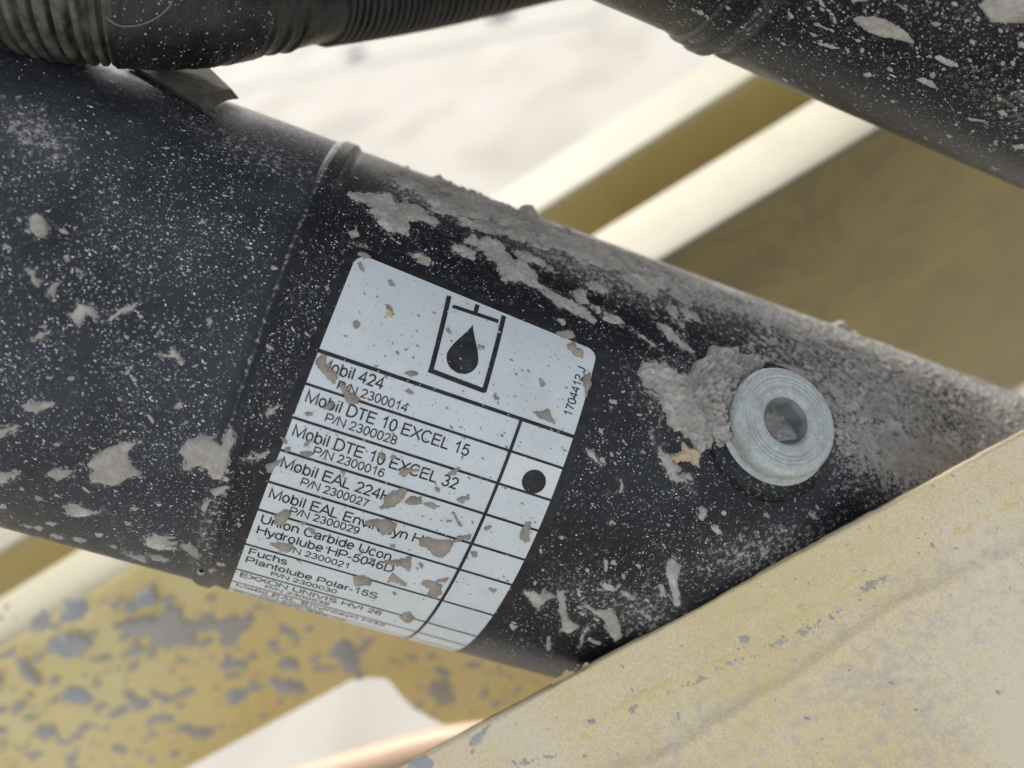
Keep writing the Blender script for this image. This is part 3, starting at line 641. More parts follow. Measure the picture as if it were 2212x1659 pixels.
# thin dusty fringe round each splat
vis = (BT > -1.7) & (BT < 2.0)
for p in left+mid+plugm[1:]+low:
    q = np.array(p); mk = vis & (Bpx > q[:, 0].min()-30) & (Bpx < q[:, 0].max()+30) & (Bpy > q[:, 1].min()-30) & (Bpy < q[:, 1].max()+30)
    if mk.sum() == 0: continue
    sd = poly_sdf(Bpx[mk], Bpy[mk], p); sz_ = min(1, math.sqrt(np.ptp(q[:, 0])*np.ptp(q[:, 1]))/30)
    BD[mk] = np.maximum(BD[mk], .36*sz_*np.exp(-(np.maximum(0, -sd)/6.5)**2))
barrel.data.attributes['dust'].data.foreach_set('value', BD.astype(np.float32).ravel())
# small flecks of mud scattered at random (too many to trace)
def flecks(surf, n, reg, m, parent, smin, smax, base=0, seed=1, name='mud_flecks', ang=None, avoid=None, H=.35, sides=8, dens=None, aspect=(1.2, 2.6)):
    r = np.random.default_rng(seed); V = []; F = []; cnt = 0; q = np.array(reg, float); tries = 0
    x0, y0 = q.min(0); x1, y1 = q.max(0)
    X = r.uniform(x0, x1, n*4); Y = r.uniform(y0, y1, n*4); ok = poly_sdf(X, Y, q) > 0
    if avoid is not None: ok &= poly_sdf(X, Y, avoid) < 0
    if dens is not None: ok &= r.uniform(0, 1, len(X)) < dens(X, Y)
    X = X[ok][:n]; Y = Y[ok][:n]; u, t = surf.hit(X, Y); n = len(u)
    sz = smin*(smax/smin)**(r.uniform(0, 1, n)**3.2); asp = r.uniform(*aspect, n); an = (np.radians(ang)+r.normal(0, .3, n)) if ang is not None else r.uniform(0, math.pi, n)
    a = np.linspace(0, 2*math.pi, sides, endpoint=False)
    rad = sz[:, None]*(1+.25*r.normal(0, 1, (n, sides)).clip(-1.5, 1.5))
    ca, sa = np.cos(an)[:, None], np.sin(an)[:, None]
    lx = rad*np.cos(a)*np.sqrt(asp)[:, None]; ly = rad*np.sin(a)/np.sqrt(asp)[:, None]
    dU = lx*ca-ly*sa; dV = lx*sa+ly*ca
    allv = []
    for sc_, hh_ in ((1, -.1), (.78, .6), (.35, 1.0)):
        allv.append(surf.pos(u[:, None]+dU*sc_, t[:, None]+dV*sc_, base+hh_*H*sz[:, None]))
    top = surf.pos(u, t, base+H*sz*1.08)[:, None]
    V = np.concatenate(allv+[top], 1)              # n, 3*sides+1, 3
    j = np.arange(sides); j2 = (j+1) % sides; f = []
    for rg in (0, 1): f += [np.stack([rg*sides+j, rg*sides+j2, (rg+1)*sides+j2], -1), np.stack([rg*sides+j, (rg+1)*sides+j2, (rg+1)*sides+j], -1)]
    f.append(np.stack([2*sides+j, 2*sides+j2, np.full(sides, 3*sides)], -1)); f = np.concatenate(f)
    F = (f[None]+(np.arange(n)*(3*sides+1))[:, None, None]).reshape(-1, 3)
    return mesh(name, V.reshape(-1, 3), F, m, parent, kind='stuff')
LEFTR = [(-20, 110), (250, 150), (500, 225), (700, 310), (520, 760), (380, 1240), (-20, 1130)]
RIGHTR = [(720, 320), (1300, 520), (1900, 740), (2230, 850), (2230, 930), (1200, 1450), (1000, 1395), (470, 1270), (420, 1200)]
LABR = [(760, 556), (1285, 745), (1238, 940), (1080, 1330), (1000, 1398), (490, 1262), (600, 975)]
def dn(X, Y): return np.clip(.15+1.6*vnoise(X/60, Y/45, 3)*vnoise(X/160, Y/160, 13)*1.5, .08, 1)*np.clip((Y-100)/350, .25, 1)
flecks(T1, 5600, LEFTR, M_speck, cyl, .0012, .0040, seed=3, name='dust_specks', ang=-12, dens=dn, sides=6, aspect=(1.2, 2.4))
flecks(T1, 7500, RIGHTR, M_speck, cyl, .0012, .0036, seed=4, name='dust_specks', avoid=LABR, dens=dn, sides=6, aspect=(1, 1.6))
flecks(T1, 2200, LABR, M_speck, cyl, .0012, .0034, base=.0035, seed=5, name='dust_specks', sides=6, aspect=(1, 1.6))
flecks(T1, 220, LEFTR, M_mud, cyl, .003, .011, seed=6, ang=-8)
flecks(T1, 330, RIGHTR, M_mud, cyl, .003, .012, seed=8, avoid=LABR, ang=-20)
flecks(T1, 650, LABR, M_mudL, cyl, .0018, .0065, base=.0033, seed=9, ang=-30)
# crumbs standing on the upper outline
def crumb(px_, py_, r, seed, sq=.8, parent=None):
    u, t = T1.hit(np.array([px_]), np.array([py_])); c = T1.pos(u, t, 0)[0]
    bm = bmesh.new(); bmesh.ops.create_icosphere(bm, subdivisions=3, radius=1)
    v = np.array([x.co[:] for x in bm.verts]); F = [[q.index for q in f.verts] for f in bm.faces]; bm.free()
    nz = fbm(v[:, 0]*2+v[:, 2]*1.7+seed, v[:, 1]*2-v[:, 2]*1.3, seed, 4)
    v = v*(1+.6*nz)[:, None]; n_ = T1.nrm(u, t)[0]; e2_ = np.cross(n_, T1.d)
    V_ = c+r*(v[:, 0:1]*T1.d*1.2+v[:, 1:2]*e2_+v[:, 2:3]*n_*sq)
    mesh('mud_crumb', V_, F, M_mud, parent or cyl, smooth=False)
for i, (a_, b_, r) in enumerate([(1140, 460, .034), (1128, 462, .022), (1152, 470, .020), (945, 386, .018), (960, 391, .012), (972, 397, .013), (1020, 416, .016), (1036, 422, .014), (1050, 428, .012), (1085, 442, .012), (1000, 407, .010), (1815, 706, .030), (1825, 712, .022), (1850, 716, .014), (880, 362, .008)]):
    crumb(a_, b_, r, 30+i, sq=.9)

# ------------------------------------------------------------------ upper cylinder, partly in frame
E_ = ray(np.array([1570., 2212.]), np.array([133., 410.])); pl = unit(np.cross(E_[0], E_[1])); pl = pl if pl[1] > 0 else -pl
d2 = unit(D1-pl*(D1@pl)); mm = np.cross(d2, pl); mm = mm if mm[2] < 0 else -mm; mm = unit(mm)
R2 = .95; C2 = mm*3.9+pl*R2
def prof2(u, t):
    c = ring2u
    return .020*sst(-.085, -.065, u-c)*(1-sst(.045, .07, u-c))-.010*np.exp(-((u-c-.10)/.02)**2)+.004*np.exp(-((u-c+.10)/.01)**2)-.012*(u < c)
ring2u = 0.0
T2 = Cyl(d2, C2, R2); ru, _ = T2.hit(np.array([1541.]), np.array([85.])); ring2u = float(ru[0]); T2.prof = prof2
cyl2 = thing('hydraulic_cylinder', 'black hydraulic cylinder crossing the upper right corner above the labelled one', 'hydraulic cylinder')
us = np.concatenate([np.arange(-1.2, ring2u-.15, .03), np.arange(ring2u-.15, ring2u+.15, .004), np.arange(ring2u+.15, 4.2, .02)])
U, Tt = np.meshgrid(us, ts, indexing='ij'); px, py = proj(T2.pos(U, Tt))
dust = np.maximum(.10, .45*np.exp(-((Tt+1.25)/.18)**2)*sst(1.3, 2.2, U)); dust = np.maximum(dust, .35*np.exp(-((U-ring2u-.03)/.02)**2))
mesh('barrel', T2.pos(U, Tt).reshape(-1, 3), grid_faces(len(us), nt_, True), M_black2, cyl2, attr={'dust': dust.ravel()})
for p in [zG(q) for q in [
 [(1100,120),(1150,100),(1250,105),(1340,140),(1420,190),(1470,240),(1500,275),(1430,265),(1300,240),(1180,190)],
 [(1920,40),(1960,0),(2212,-60),(2300,60),(2212,140),(2100,150),(2000,140)], [(840,155),(880,145),(920,175),(990,200),(920,188)],
 [(895,285),(930,280),(1030,315),(960,312)], [(1630,370),(1670,360),(1750,400),(1805,440),(1740,425),(1650,395)],
 [(1490,510),(1560,500),(1620,530),(1660,580),(1560,550)], [(1370,10),(1430,40),(1480,75),(1420,60)], [(1170,480),(1210,465),(1240,490),(1190,500)],
 [(1610,150),(1640,140),(1670,155),(1640,165)], [(1850,765),(1920,770),(2000,785),(1900,790)], [(2140,945),(2200,935),(2230,955),(2160,960)],
 [(970,130),(1000,125),(990,150)], [(790,40),(830,50),(820,62)], [(2040,720),(2070,710),(2100,740),(2070,745)], [(1830,310),(1880,310),(1900,330)], [(90,70),(120,65),(145,95),(110,95)],
 [(1090,-10),(1180,-20),(1190,5),(1110,8)],[(1250,75),(1280,70),(1270,90)],[(2000,1080),(2060,1100),(2020,1110)],[(1560,880),(1600,900),(1570,905)]]]:
    splat(T2, p, M_mud, cyl2, T=.011, amp=2.2)
UR = [(1250, 0), (1480, 100), (1570, 133), (2212, 408), (2230, 300), (2230, -10)]
flecks(T2, 2400, UR, M_speck, cyl2, .0012, .0036, seed=14, name='dust_specks', ang=-25, sides=6)
flecks(T2, 260, UR, M_mud, cyl2, .004, .014, seed=15, ang=-25)

# ------------------------------------------------------------------ corrugated hose and its wrap
def sweep(path, radf, nseg=96, n=600, s0=0., s1=1.):
    pth = np.array(path); seg = np.linalg.norm(np.diff(pth, axis=0), axis=1); L = np.concatenate([[0], np.cumsum(seg)])
    def cr(t):
        out = []
        for k_ in range(3): out.append(np.interp(t, L, pth[:, k_]))
        return np.stack(out, -1)
    t = np.linspace(L[-1]*s0, L[-1]*s1, n)
    ker = np.linspace(-1, 1, 21)*L[-1]*.08; c = np.mean([cr(np.clip(t+q, 0, L[-1])) for q in ker], 0)
    tg = np.gradient(c, axis=0); tg /= np.linalg.norm(tg, axis=1)[:, None]
    a0 = np.array([0, 0, 1.]); N = a0-tg*(tg@a0)[:, None]; N /= np.linalg.norm(N, axis=1)[:, None]; B = np.cross(tg, N)
    th = np.linspace(0, 2*math.pi, nseg, endpoint=False)
    rad = radf(t[:, None], th[None, :])
    V = c[:, None]+rad[..., None]*(np.cos(th)[None, :, None]*N[:, None]+np.sin(th)[None, :, None]*B[:, None])
    return V, t, c, N, B, tg
HD = 3.30
hpath = [P(-1600, -330, 4.6), P(-400, -120, 3.55), P(-150, -68, 3.35), P(0, -38, 3.22), P(120, 4, 3.14), P(230, 20, 3.12), P(330, 22, 3.16), P(430, -12, 3.32), P(560, -22, 3.7), P(700, -15, 3.95), P(900, -45, 4.15), P(1180, -108, 4.4), P(1500, -180, 4.7)]
_p = np.array(hpath); _L = np.concatenate([[0], np.cumsum(np.linalg.norm(np.diff(_p, axis=0), axis=1))]); _x = proj(_p)[0]
def sat(x): return float(np.interp(x, _x, _L)/_L[-1])
hose = thing('corrugated_hose', 'black corrugated conduit hose wrapped with tape along the top left edge', 'hose')
def ribr(r0, pitch, dep):
    def f(t, th):
        ph = ((t+pitch*.25*np.sin(t*9)+.006*np.sin(th*1+t*7))/pitch) % 1.0; s = sst(.0, .16, ph)*(1-sst(.60, .80, ph))
        return r0+dep*(s-.5)+.0*th+.0025*np.sin(th*3+t*4)
    return f
V, t, c, N, B, tg = sweep(hpath, ribr(.228, .050, .034), n=1300, s0=0., s1=sat(262))
mesh('corrugated_tube', V.reshape(-1, 3), grid_faces(V.shape[0], V.shape[1], True), M_hoseD, hose)
V, t, c, N, B, tg = sweep(hpath, lambda t, th: .246+.012*np.sin(th*2+t*3)+.012*fbm(t*3+0*th, th*1.2+t*0, 7)+.006*fbm(t*14+0*th, th*2+t, 9), n=240, s0=sat(235), s1=sat(495))
Vt = V; Vc = c; mesh('tape_wrap', V.reshape(-1, 3), grid_faces(V.shape[0], V.shape[1], True), M_tape, hose)
V, t, c, N, B, tg = sweep(hpath, lambda t, th: .225+.010*np.maximum(0, np.sin(t/.085*2*math.pi))*(t < _L[-1]*sat(560))+.012*fbm(t*5+0*th, th*1.5+t*0, 12), n=300, s0=sat(478), s1=sat(665))
mesh('tape_wrap', V.reshape(-1, 3), grid_faces(V.shape[0], V.shape[1], True), M_tape, hose)
V, t, c, N, B, tg = sweep(hpath, ribr(.230, .040, .014), n=1500, s0=sat(655), s1=1.)
mesh('corrugated_tube', V.reshape(-1, 3), grid_faces(V.shape[0], V.shape[1], True), M_hose, hose)
# tape edges: thin raised lips following the wrap
def tube_line(pts, r, m, parent, name):
    pts = np.array(pts); tg = np.gradient(pts, axis=0); tg /= np.linalg.norm(tg, axis=1)[:, None]
    a0 = np.array([0.1, 0.2, 1.]); N = a0-tg*(tg@a0)[:, None]; N /= np.linalg.norm(N, axis=1)[:, None]; B = np.cross(tg, N)
    th = np.linspace(0, 2*math.pi, 10, endpoint=False); rr_ = r*(1+.35*fbm(np.arange(len(pts))*.35, np.zeros(len(pts)), 21))
    V = pts[:, None]+rr_[:, None, None]*(np.cos(th)[None, :, None]*N[:, None]+np.sin(th)[None, :, None]*B[:, None])
    return mesh(name, V.reshape(-1, 3), grid_faces(len(pts), 10, True), m, parent)
ns, ng = Vt.shape[:2]
def wrap_pt(x, y):
    # nearest front-facing vertex of the wrap for a measured position
    pxw, pyw = proj(Vt); d = (pxw-x)**2+(pyw-y)**2+((-Vt[..., 2]) > -Vc[:, None, 2]-.1)*1e4
    i, j = np.unravel_index(np.argmin(d), d.shape); return Vt[i, j]
def lip(pp, r):
    pp = np.array(pp, float); s = np.linspace(0, len(pp)-1, 40)
    xs = np.interp(s, range(len(pp)), pp[:, 0]); ys = np.interp(s, range(len(pp)), pp[:, 1])
    pts = np.array([wrap_pt(a_, b_) for a_, b_ in zip(xs, ys)])
    for _ in range(25): pts[1:-1] = (pts[:-2]+pts[1:-1]*2+pts[2:])/4
    pts[:, 2] += .004
    tube_line(pts, r, M_seam, hose, 'tape_edge')
lip([(232, 42), (250, 56), (275, 61), (305, 58), (335, 44), (370, 18), (372, 2)], .0040)
r_ = np.random.default_rng(77); vv = []; ff = []
nv = np.gradient(Vt, axis=0); nw = np.gradient(Vt, axis=1); nn_ = np.cross(nw, nv); nn_ /= np.linalg.norm(nn_, axis=2)[..., None]
for _ in range(1500):
    i_ = r_.integers(5, ns-5); j_ = r_.integers(0, ng); p_ = Vt[i_, j_]+(Vt[i_+1, j_]-Vt[i_, j_])*r_.uniform(0, 1)+(Vt[i_, (j_+1) % ng]-Vt[i_, j_])*r_.uniform(0, 1)
    q_ = p_-Vc[i_]; q_ /= np.linalg.norm(q_)
    if q_[2] < -.2 or fbm(np.array(p_[0]*4), np.array(p_[1]*4), 61) < -.05: continue
    a1 = np.cross(q_, [0, 1, .1]); a1 /= np.linalg.norm(a1); a2 = np.cross(q_, a1); r0 = .0018*(3.2**(r_.uniform(0, 1)**2)); b0_ = len(vv)
    for w_ in range(6): vv.append(p_+r0*(math.cos(w_*1.047)*a1+math.sin(w_*1.047)*a2)*r_.uniform(.7, 1.4)-q_*.001)
    vv.append(p_+q_*r0*.6); ff += [(b0_+w_, b0_+(w_+1) % 6, b0_+6) for w_ in range(6)]
mesh('dust_specks', vv, np.array(ff), M_mud, hose, kind='stuff')
# strap flap
def flap():
    q = [(262, 125, 3.50), (427, 224, 3.38), (474, 205, 3.5), (501, 193, 3.62), (425, 120, 3.68)]
    A0, B0, Cc, Dd, E0 = [P(*x) for x in q]
    top = [A0, B0]; n = 14; V = []
    for s in np.linspace(0, 1, n):
        l = A0*(1-s)+B0*s; r_ = E0*(1-s)+Dd*s
        for k_ in np.linspace(0, 1, n):
            p = l*(1-k_)+r_*k_; bul = .035*math.sin(k_*math.pi)*(1-.3*s)
            V.append(p+np.array([-.0, .3, 1])*bul*.9+np.array([0, 0, 1])*.008*fbm(np.array(k_*4), np.array(s*4), 3))
    V = np.array(V); th = np.array([0.02, -.028, -.035])
    V2 = np.concatenate([V, V+th]); F = grid_faces(n, n).tolist(); F += [[a_+n*n for a_ in f[::-1]] for f in F]
    bd = list(range(n))+[i*n+n-1 for i in range(1, n)]+[(n-1)*n+j for j in range(n-2, -1, -1)]+[i*n for i in range(n-2, 0, -1)]
    for i in range(len(bd)): a_, b_ = bd[i], bd[(i+1) % len(bd)]; F.append([a_, b_, b_+n*n, a_+n*n])
    o = mesh('rubber_flap', V2, F, M_strap, None, smooth=False)
    tag(o, 'flat brown-grey rubber flap lying between the hose and the black barrel', 'rubber flap')
flap()

# ------------------------------------------------------------------ far boom: stepped khaki and cream beam
DN = -UP
def edge(pts_depth, n=60):
    a_, b_ = [P(*q) for q in pts_depth]; s = np.linspace(0, 1, n)[:, None]; return a_*(1-s)+b_*s
def line_at(x0, y0, x1, y1, xa, xb):
    m_ = (y1-y0)/(x1-x0); return (xa, y0+m_*(xa-x0)), (xb, y0+m_*(xb-x0))
def E2(x0, y0, x1, y1, dep, xa=-500, xb=4600, n=120):
    p, q = line_at(x0, y0, x1, y1, xa, xb); return edge([(*p, dep), (*q, dep)], n)
e1_ = E2(1474, 157, 1064, 413, 7.9); e2_ = E2(1474, 262, 1170, 455, 7.0); e3_ = E2(1758, 217, 167, 1190, 6.25); e4_ = E2(1891, 280, 1475, 530, 5.75)
boom = thing('boom_beam', 'stepped khaki and cream painted beam running diagonally behind the labelled cylinder', 'beam')
def loft(name, lines, m, parent, smooth=True):
    V = np.stack(lines, 1); return mesh(name, V.reshape(-1, 3), grid_faces(V.shape[0], V.shape[1]), m, parent, smooth)
def roundc(a_, b_, c_, r, n=7, r2=None):
    """rounded corner at line b between a and c, radius factor r(0..1) per station"""
    out = []
    u1 = a_-b_; u1 /= np.linalg.norm(u1, axis=1)[:, None]; u2 = c_-b_; u2 /= np.linalg.norm(u2, axis=1)[:, None]
    r = np.asarray(r)[:, None]*np.ones((len(b_), 1))
    q2 = r if r2 is None else np.asarray(r2)[:, None]*np.ones((len(b_), 1))
    for s in np.linspace(0, 1, n): out.append((1-s)**2*(b_+u1*r)+2*s*(1-s)*b_+s*s*(b_+u2*q2))
    return out
st = np.linspace(0, 1, 120)
e0_ = e1_+DN*1.2
e5_ = e3_+DN*.02
web = roundc(e0_, e1_, e2_, .25+0*st)+roundc(e1_, e2_, e3_, .55+0*st, 9)+[e3_-unit((.52, -.85, 0))*.0]
e2b_ = e2_+DN*1.6
cn = roundc(e1_, e2_, e2b_, .10+0*st, 9)
loft('upper_flange', roundc(e0_, e1_, e2_, .15+0*st)+cn[:5], M_strip, boom)
loft('web_panel', cn[4:]+[e2b_], M_web, boom)
al0 = math.radians(4); Fd = np.array([.52*math.cos(al0), -.85*math.cos(al0), -math.sin(al0)])
e6_ = e4_+Fd*6
rc = .03+.9*(1-sst(.08, .34, st))
rcn = roundc(e3_, e4_, e6_, np.minimum(rc, .12), 12, rc)
loft('top_plate', [e3_+DN*.35, e3_]+rcn[:2], M_strip, boom)
al_ = math.radians(66); tr = np.array([.52*math.cos(al_), -.85*math.cos(al_), -math.sin(al_)])
mk_ = proj(e4_)[0] > 1290
loft('inner_panel', [q[mk_] for q in (e4_+DN*.03, e4_+tr*.3+DN*.03, e4_+tr*14+DN*.03)], M_inner, boom, False)  # panel tipped downward and its paint darkened to keep this stretch in shade
# face plate: outline traced, open notch at its lower edge, real thickness
FPn = Plane(e4_[30], e4_[50]-e4_[30], Fd)
loft('bend_strip', [q[proj(e4_)[0] < 1345] for q in rcn[1:]], M_far, boom)
loft('plate_lip', [q[proj(e4_)[0] > 1290] for q in rcn[1:]], M_strip, boom)
r_end = rcn[-1]
out = [(1335, 640), (1335, 1560), (1150, 1640), (990, 1578), (940, 1557), (895, 1532), (868, 1505), (850, 1482), (835, 1466), (800, 1464), (768, 1466), (745, 1476), (700, 1500), (400, 1661), (-500, 2140)]
up_u, up_v = [], []
pts_uv = []
for q in [q_ for q_ in r_end[::-1] if proj(q_)[0] < 1335]: pts_uv.append(((q-FPn.O)@FPn.a, (q-FPn.O)@FPn.b))
pts_uv = pts_uv[::-1]
lower = []
for x, y in out[::-1]:
    u_, v_ = FPn.hit(np.array(float(x)), np.array(float(y))); lower.append((float(u_), float(v_)))
lower = lower[::-1][1:]
poly = pts_uv+lower
bm = bmesh.new(); vs_ = [bm.verts.new(W(FPn.pos(np.array(a_), np.array(b_), 0.0))) for a_, b_ in poly]
f = bm.faces.new(vs_); bmesh.ops.triangulate(bm, faces=[f])
r_ = bmesh.ops.extrude_face_region(bm, geom=bm.faces[:]); vv2 = [g for g in r_['geom'] if isinstance(g, bmesh.types.BMVert)]
off = (-FPn.N*.10*R) @ ROT.T
for v_ in vv2: v_.co += Vector(off)
bmesh.ops.recalc_face_normals(bm, faces=bm.faces[:])
me = bpy.data.meshes.new('face_plate'); bm.to_mesh(me); bm.free(); me.materials.append(M_far); link(bpy.data.objects.new('face_plate', me), boom)
NOTCH = [(990,1578),(940,1557),(895,1532),(868,1505),(850,1482),(835,1466),(800,1464),(768,1466),(745,1476),(700,1500),(400,1661),(-100,1930),(1000,1930),(1150,1640)]
far = [zH(p) for p in [
 [(370,650),(430,570),(510,520),(560,590),(540,680),(450,740),(380,720)], [(205,760),(250,690),(330,660),(345,730),(280,820),(220,820)],
 [(330,900),(350,830),(430,800),(490,830),(510,850),(640,840),(540,880),(500,900),(400,915)],
 [(750,750),(900,690),(1030,650),(1080,600),(1170,640),(1220,700),(1290,700),(1340,650),(1420,680),(1500,660),(1620,640),(1700,720),(1580,810),(1450,840),(1400,790),(1280,770),(1250,880),(1100,880),(1000,930),(920,880),(950,810),(820,790)],
 [(1820,740),(1900,730),(1980,790),(1930,850),(1870,800)], [(100,960),(170,970),(230,1050),(250,1130),(200,1110),(140,1030)],
 [(400,1200),(480,1160),(570,1150),(650,1200),(560,1260),(460,1230)], [(990,1170),(1060,1150),(1130,1190),(1050,1200)],
 [(1760,1100),(1860,1090),(1960,1150),(1900,1190),(1800,1160)], [(1170,1410),(1250,1370),(1370,1410),(1240,1455)], [(750,1540),(790,1510),(860,1540),(790,1580)],
 [(250,1430),(320,1420),(360,1460),(290,1470)], [(1340,960),(1450,955),(1560,990),(1700,1010),(1560,1010),(1420,990)],
 [(-60,1040),(0,1060),(60,1110),(0,1150),(-60,1150)], [(2150,880),(2212,850),(2300,950),(2400,1150),(2300,1100),(2200,990)],
 [(530,1380),(620,1360),(700,1390),(660,1420),(560,1400)], [(390,1600),(480,1610),(550,1670),(450,1670)], [(910,490),(960,480),(1000,510),(950,525)], [(870,560),(930,540),(990,570),(900,580)], [(710,600),(780,580),(830,600),(760,625)],
 [(1700,860),(1760,850),(1820,880),(1740,890)],[(820,630),(860,625),(870,650)],[(1150,960),(1200,950),(1240,980),(1180,985)],[(1810,990),(1860,975),(1910,1000),(1850,1010)],[(680,1090),(760,1080),(740,1110)],
 [(180,1330),(240,1310),(260,1340)],[(500,1450),(560,1430),(570,1470)],[(1590,1100),(1680,1130),(1660,1150)],[(1450,1190),(1540,1160),(1560,1210),(1480,1230)],[(820,1200),(900,1190),(930,1240),(870,1250)]]]+[zC(p) for p in [
 [(280,890),(340,870),(400,910),(320,920)], [(520,1120),(600,1100),(700,1180),(740,1250),(660,1240),(560,1170)], [(600,1020),(680,1030),(700,1060),(620,1050)],[(680,1110),(780,1140),(740,1160)],[(420,930),(500,950),(480,975)],[(960,1020),(1010,1030),(990,1050)]]]
for p in far: splat(FPn, p, M_mudG if rng.random() < .6 else M_mudB, boom, T=.010, amp=13, fq=7, step=.011, edge=5, clip=NOTCH)
flecks(FPn, 300, [(-20, 1300), (500, 1290), (1300, 1500), (900, 1560), (740, 1460), (300, 1700), (-20, 1700)], M_mudB, boom, .012, .05, seed=31, H=.12, ang=0, avoid=NOTCH)
# peach hose under the near plate
gh = thing('peach_hose', 'soft-focus peach coloured hose just under the lower edge of the near plate', 'hose')
V, *_ = sweep([P(300, 1830, 5.4), P(600, 1722, 5.2), P(800, 1662, 5.1), P(1000, 1610, 5.0), P(1250, 1600, 5.0)], lambda t, th: .13+0*t+0*th, 32, 80)
mesh('hose_body', V.reshape(-1, 3), grid_faces(V.shape[0], V.shape[1], True), M_peach, gh)

# ------------------------------------------------------------------ near plate, lower right
near = thing('boom_plate', 'dusty speckled cream steel plate filling the lower right corner', 'plate')
N0 = np.array([P(560, 1822, 3.75), P(2400, 826, 3.15)])
def nl(p_off, dz):   # lines parallel to the edge, shifted towards lower right and nearer
    sh = unit((.47, -.88, 0)); return np.array([N0[0]+sh*p_off+np.array([0, 0, 1])*dz, N0[1]+sh*p_off+np.array([0, 0, 1])*dz])
stn = 240; ss = np.linspace(0, 1, stn)[:, None]
offs = np.concatenate([[0, .004, .01, .02], np.linspace(.03, 2.9, 240)])
L0, L1_ = N0
sh = unit((.47, -.88, 0.0)); along = unit(L1_-L0); nrm_ = unit(np.cross(along, sh+np.array([0, 0, .28]))); nrm_ = nrm_ if nrm_[2] > 0 else -nrm_
tilt = unit(sh+np.array([0, 0, .28]))
NP = Plane(L0, along, tilt)
if (NP.b@tilt) < 0: pass
Ln = np.linalg.norm(L1_-L0)
def nearh(u, v):
    # v measured away from the edge; gentle wavy paint ridge, a step and a shallow crown
    c = .36+.05*np.sin(u*1.1+.4)+.05*fbm(u*2.2, u*0, 4)
    c2 = .17+.03*np.sin(u*1.7)+.03*fbm(u*3, u*0+4, 5)
    hh = .009*sst(-.03, .03, v-c)-.008*sst(0, .35, v-c)+.004*np.exp(-((v-c2)/.02)**2)+.014*np.exp(-((v-c)/.022)**2)
    hh = hh*sst(.04, .22, v)+.06*sst(0, .010, v)-.0+.05*sst(.3, 2.5, v)+.003*fbm(u*9, v*9, 6)+.0012*fbm(u*60, v*60, 8)
    return hh
sg = 1 if NP.b@tilt > 0 else -1
U, Vv = np.meshgrid(np.linspace(-.4, Ln+.5, 700), offs, indexing='ij')
jag = .004*fbm(U*14, U*0, 3)*(Vv < .03)
V = NP.pos(U, sg*(Vv+jag), nearh(U, Vv)-.06)
mesh('face_sheet', V.reshape(-1, 3), grid_faces(V.shape[0], V.shape[1]), M_near, near)
# cut edge and back of the plate
Ue = np.linspace(-.4, Ln+.5, 700); j0 = .004*fbm(Ue*14, Ue*0, 3)
a_ = NP.pos(Ue, sg*(0*Ue+j0), nearh(Ue, 0*Ue)-.06); b_ = NP.pos(Ue, sg*(0*Ue+j0), -.20+0*Ue); c_ = NP.pos(Ue, sg*(2.9+0*Ue), -.20+0*Ue)
d_ = NP.pos(Ue, sg*(2.9+0*Ue), nearh(Ue, 0*Ue+2.9)-.06)
loft('cut_edge', [a_, b_], M_rust, near, False); loft('back_sheet', [b_, c_, d_], M_far, near, False)
class NearS(Plane):
    def pos(s, u, v, h=0):
        return Plane.pos(s, u, v, h+nearh(np.asarray(u, float), sg*np.asarray(v, float))-.06)
NS = NearS(L0, along, tilt)
for p in [zC(q) for q in [
 [(820,1500),(850,1460),(900,1420),(950,1385),(1060,1325),(1000,1360),(960,1390),(925,1460),(870,1520),(810,1525)],
 [(430,1630),(470,1590),(560,1585),(610,1620),(590,1670),(500,1700),(430,1670)], [(1590,1350),(1630,1335),(1660,1360),(1620,1395)],
 [(1265,1240),(1300,1240),(1290,1258)]]]: splat(NS, p, M_mudG, near, T=.006, amp=3, step=.003)
for p in [zC(q) for q in [[(1080,1610),(1180,1600),(1300,1570),(1390,1590),(1260,1610),(1150,1659)], [(1830,1270),(1900,1255),(1970,1270),(1880,1300)]]]+[zI(q) for q in [
 [(340,850),(370,820),(420,820),(390,870),(350,880)], [(760,590),(850,600),(830,620)], [(0,1130),(130,1030),(330,950),(560,870),(820,720),(1000,640),(1180,480),(1350,400),(1200,520),(950,690),(700,830),(420,960),(200,1040),(60,1130)]]]:
    splat(NS, p, M_mudB, near, T=.003, amp=7, step=.003, fq=34, thr=-.02)
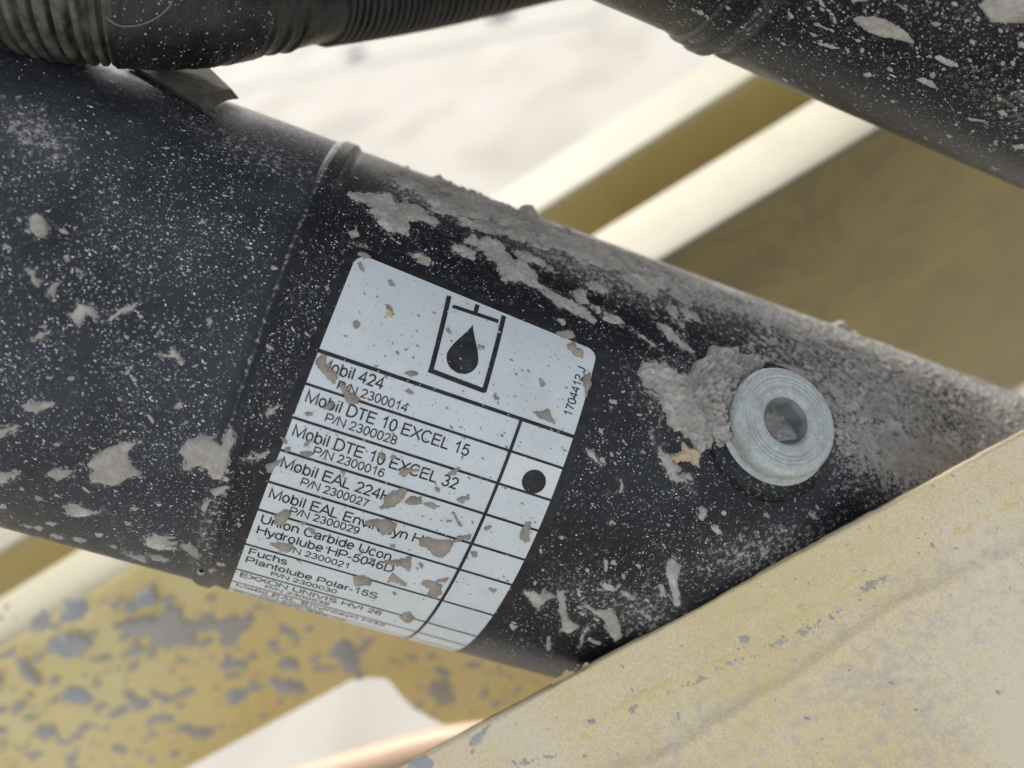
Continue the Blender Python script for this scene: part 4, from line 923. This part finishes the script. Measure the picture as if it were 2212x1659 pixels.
for p in [zI(q) for q in [
 [(0,1020),(100,1010),(170,990),(330,900),(480,830),(640,710),(820,640),(1000,560),(1060,460),(1180,380),(1380,330),(1340,370),(1180,450),(1080,500),(1000,590),(860,650),(720,740),(560,830),(330,940),(200,1000),(60,1100),(0,1110)],
 [(1670,190),(1800,100),(1990,10),(2200,-60),(2050,10),(1900,70),(1750,170)], [(1090,230),(1130,225),(1120,260)], [(400,650),(500,600),(640,500),(600,560),(480,640)]]]+[zC(q) for q in [
 [(1380,1530),(1500,1450),(1620,1390),(1760,1290),(1900,1180),(2040,1120),(2212,1030),(2212,1070),(2060,1180),(1900,1260),(1700,1380),(1560,1470),(1420,1540)],
 [(1380,1090),(1480,1060),(1640,980),(1560,1060),(1440,1100)],[(1950,1180),(2010,1150),(2000,1190)]]]:
    splat(NS, p, M_yel, near, 'bare_paint', T=.0020, amp=9, step=.003, fq=30, edge=2, bias=3, thr=-.16)
flecks(NS, 120, [(900, 1640), (1200, 1470), (2212, 940), (2212, 1659), (900, 1659)], M_mudB, near, .003, .010, seed=41, H=.2, name='mud_flecks')

# ------------------------------------------------------------------ ground
me = bpy.data.meshes.new('ground'); me.from_pydata([(-150, -150, 0), (150, -150, 0), (150, 150, 0), (-150, 150, 0)], [], [(0, 1, 2, 3)]); me.materials.append(M_ground)
tag(link(bpy.data.objects.new('ground', me)), kind='structure')
def gpt(x, y):
    r = unit(ray(float(x), float(y))) @ ROT.T; k_ = -CAMPOS[2]/r[2]; return CAMPOS+r*k_
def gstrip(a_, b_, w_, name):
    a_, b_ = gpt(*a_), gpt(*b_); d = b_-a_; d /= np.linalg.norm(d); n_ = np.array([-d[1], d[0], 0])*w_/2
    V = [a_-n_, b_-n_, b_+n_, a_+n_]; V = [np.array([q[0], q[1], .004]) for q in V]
    o = mesh(name, V, [(0, 1, 2, 3)], M_band, None, False, raw=True); o['kind'] = 'structure'
gstrip((480, 190), (1300, 20), .10, 'floor_band')  # thin grey strip lying flat on the ground
def stone(x, y, r, m, lbl):
    c = gpt(x, y); bm = bmesh.new(); bmesh.ops.create_icosphere(bm, subdivisions=3, radius=1)
    v = np.array([q.co[:] for q in bm.verts]); F = [[q.index for q in f.verts] for f in bm.faces]; bm.free()
    v = v*(1+.35*fbm(v[:, 0]*1.5+v[:, 2], v[:, 1]*1.5+x, 5))[:, None]*np.array([1.3, 1, .6])*r; v[:, 2] += r*.4
    tag(mesh('stone', v+c, F, m, None, False, raw=True), lbl, 'stone')
stone(770, 120, .035, M_stone, 'grey blurred stone on the pale ground under the conduit, nearest the hose')
stone(1080, 35, .035, M_stone, 'grey blurred stone on the pale ground near the right end of the conduit')
bpy.context.view_layer.update()
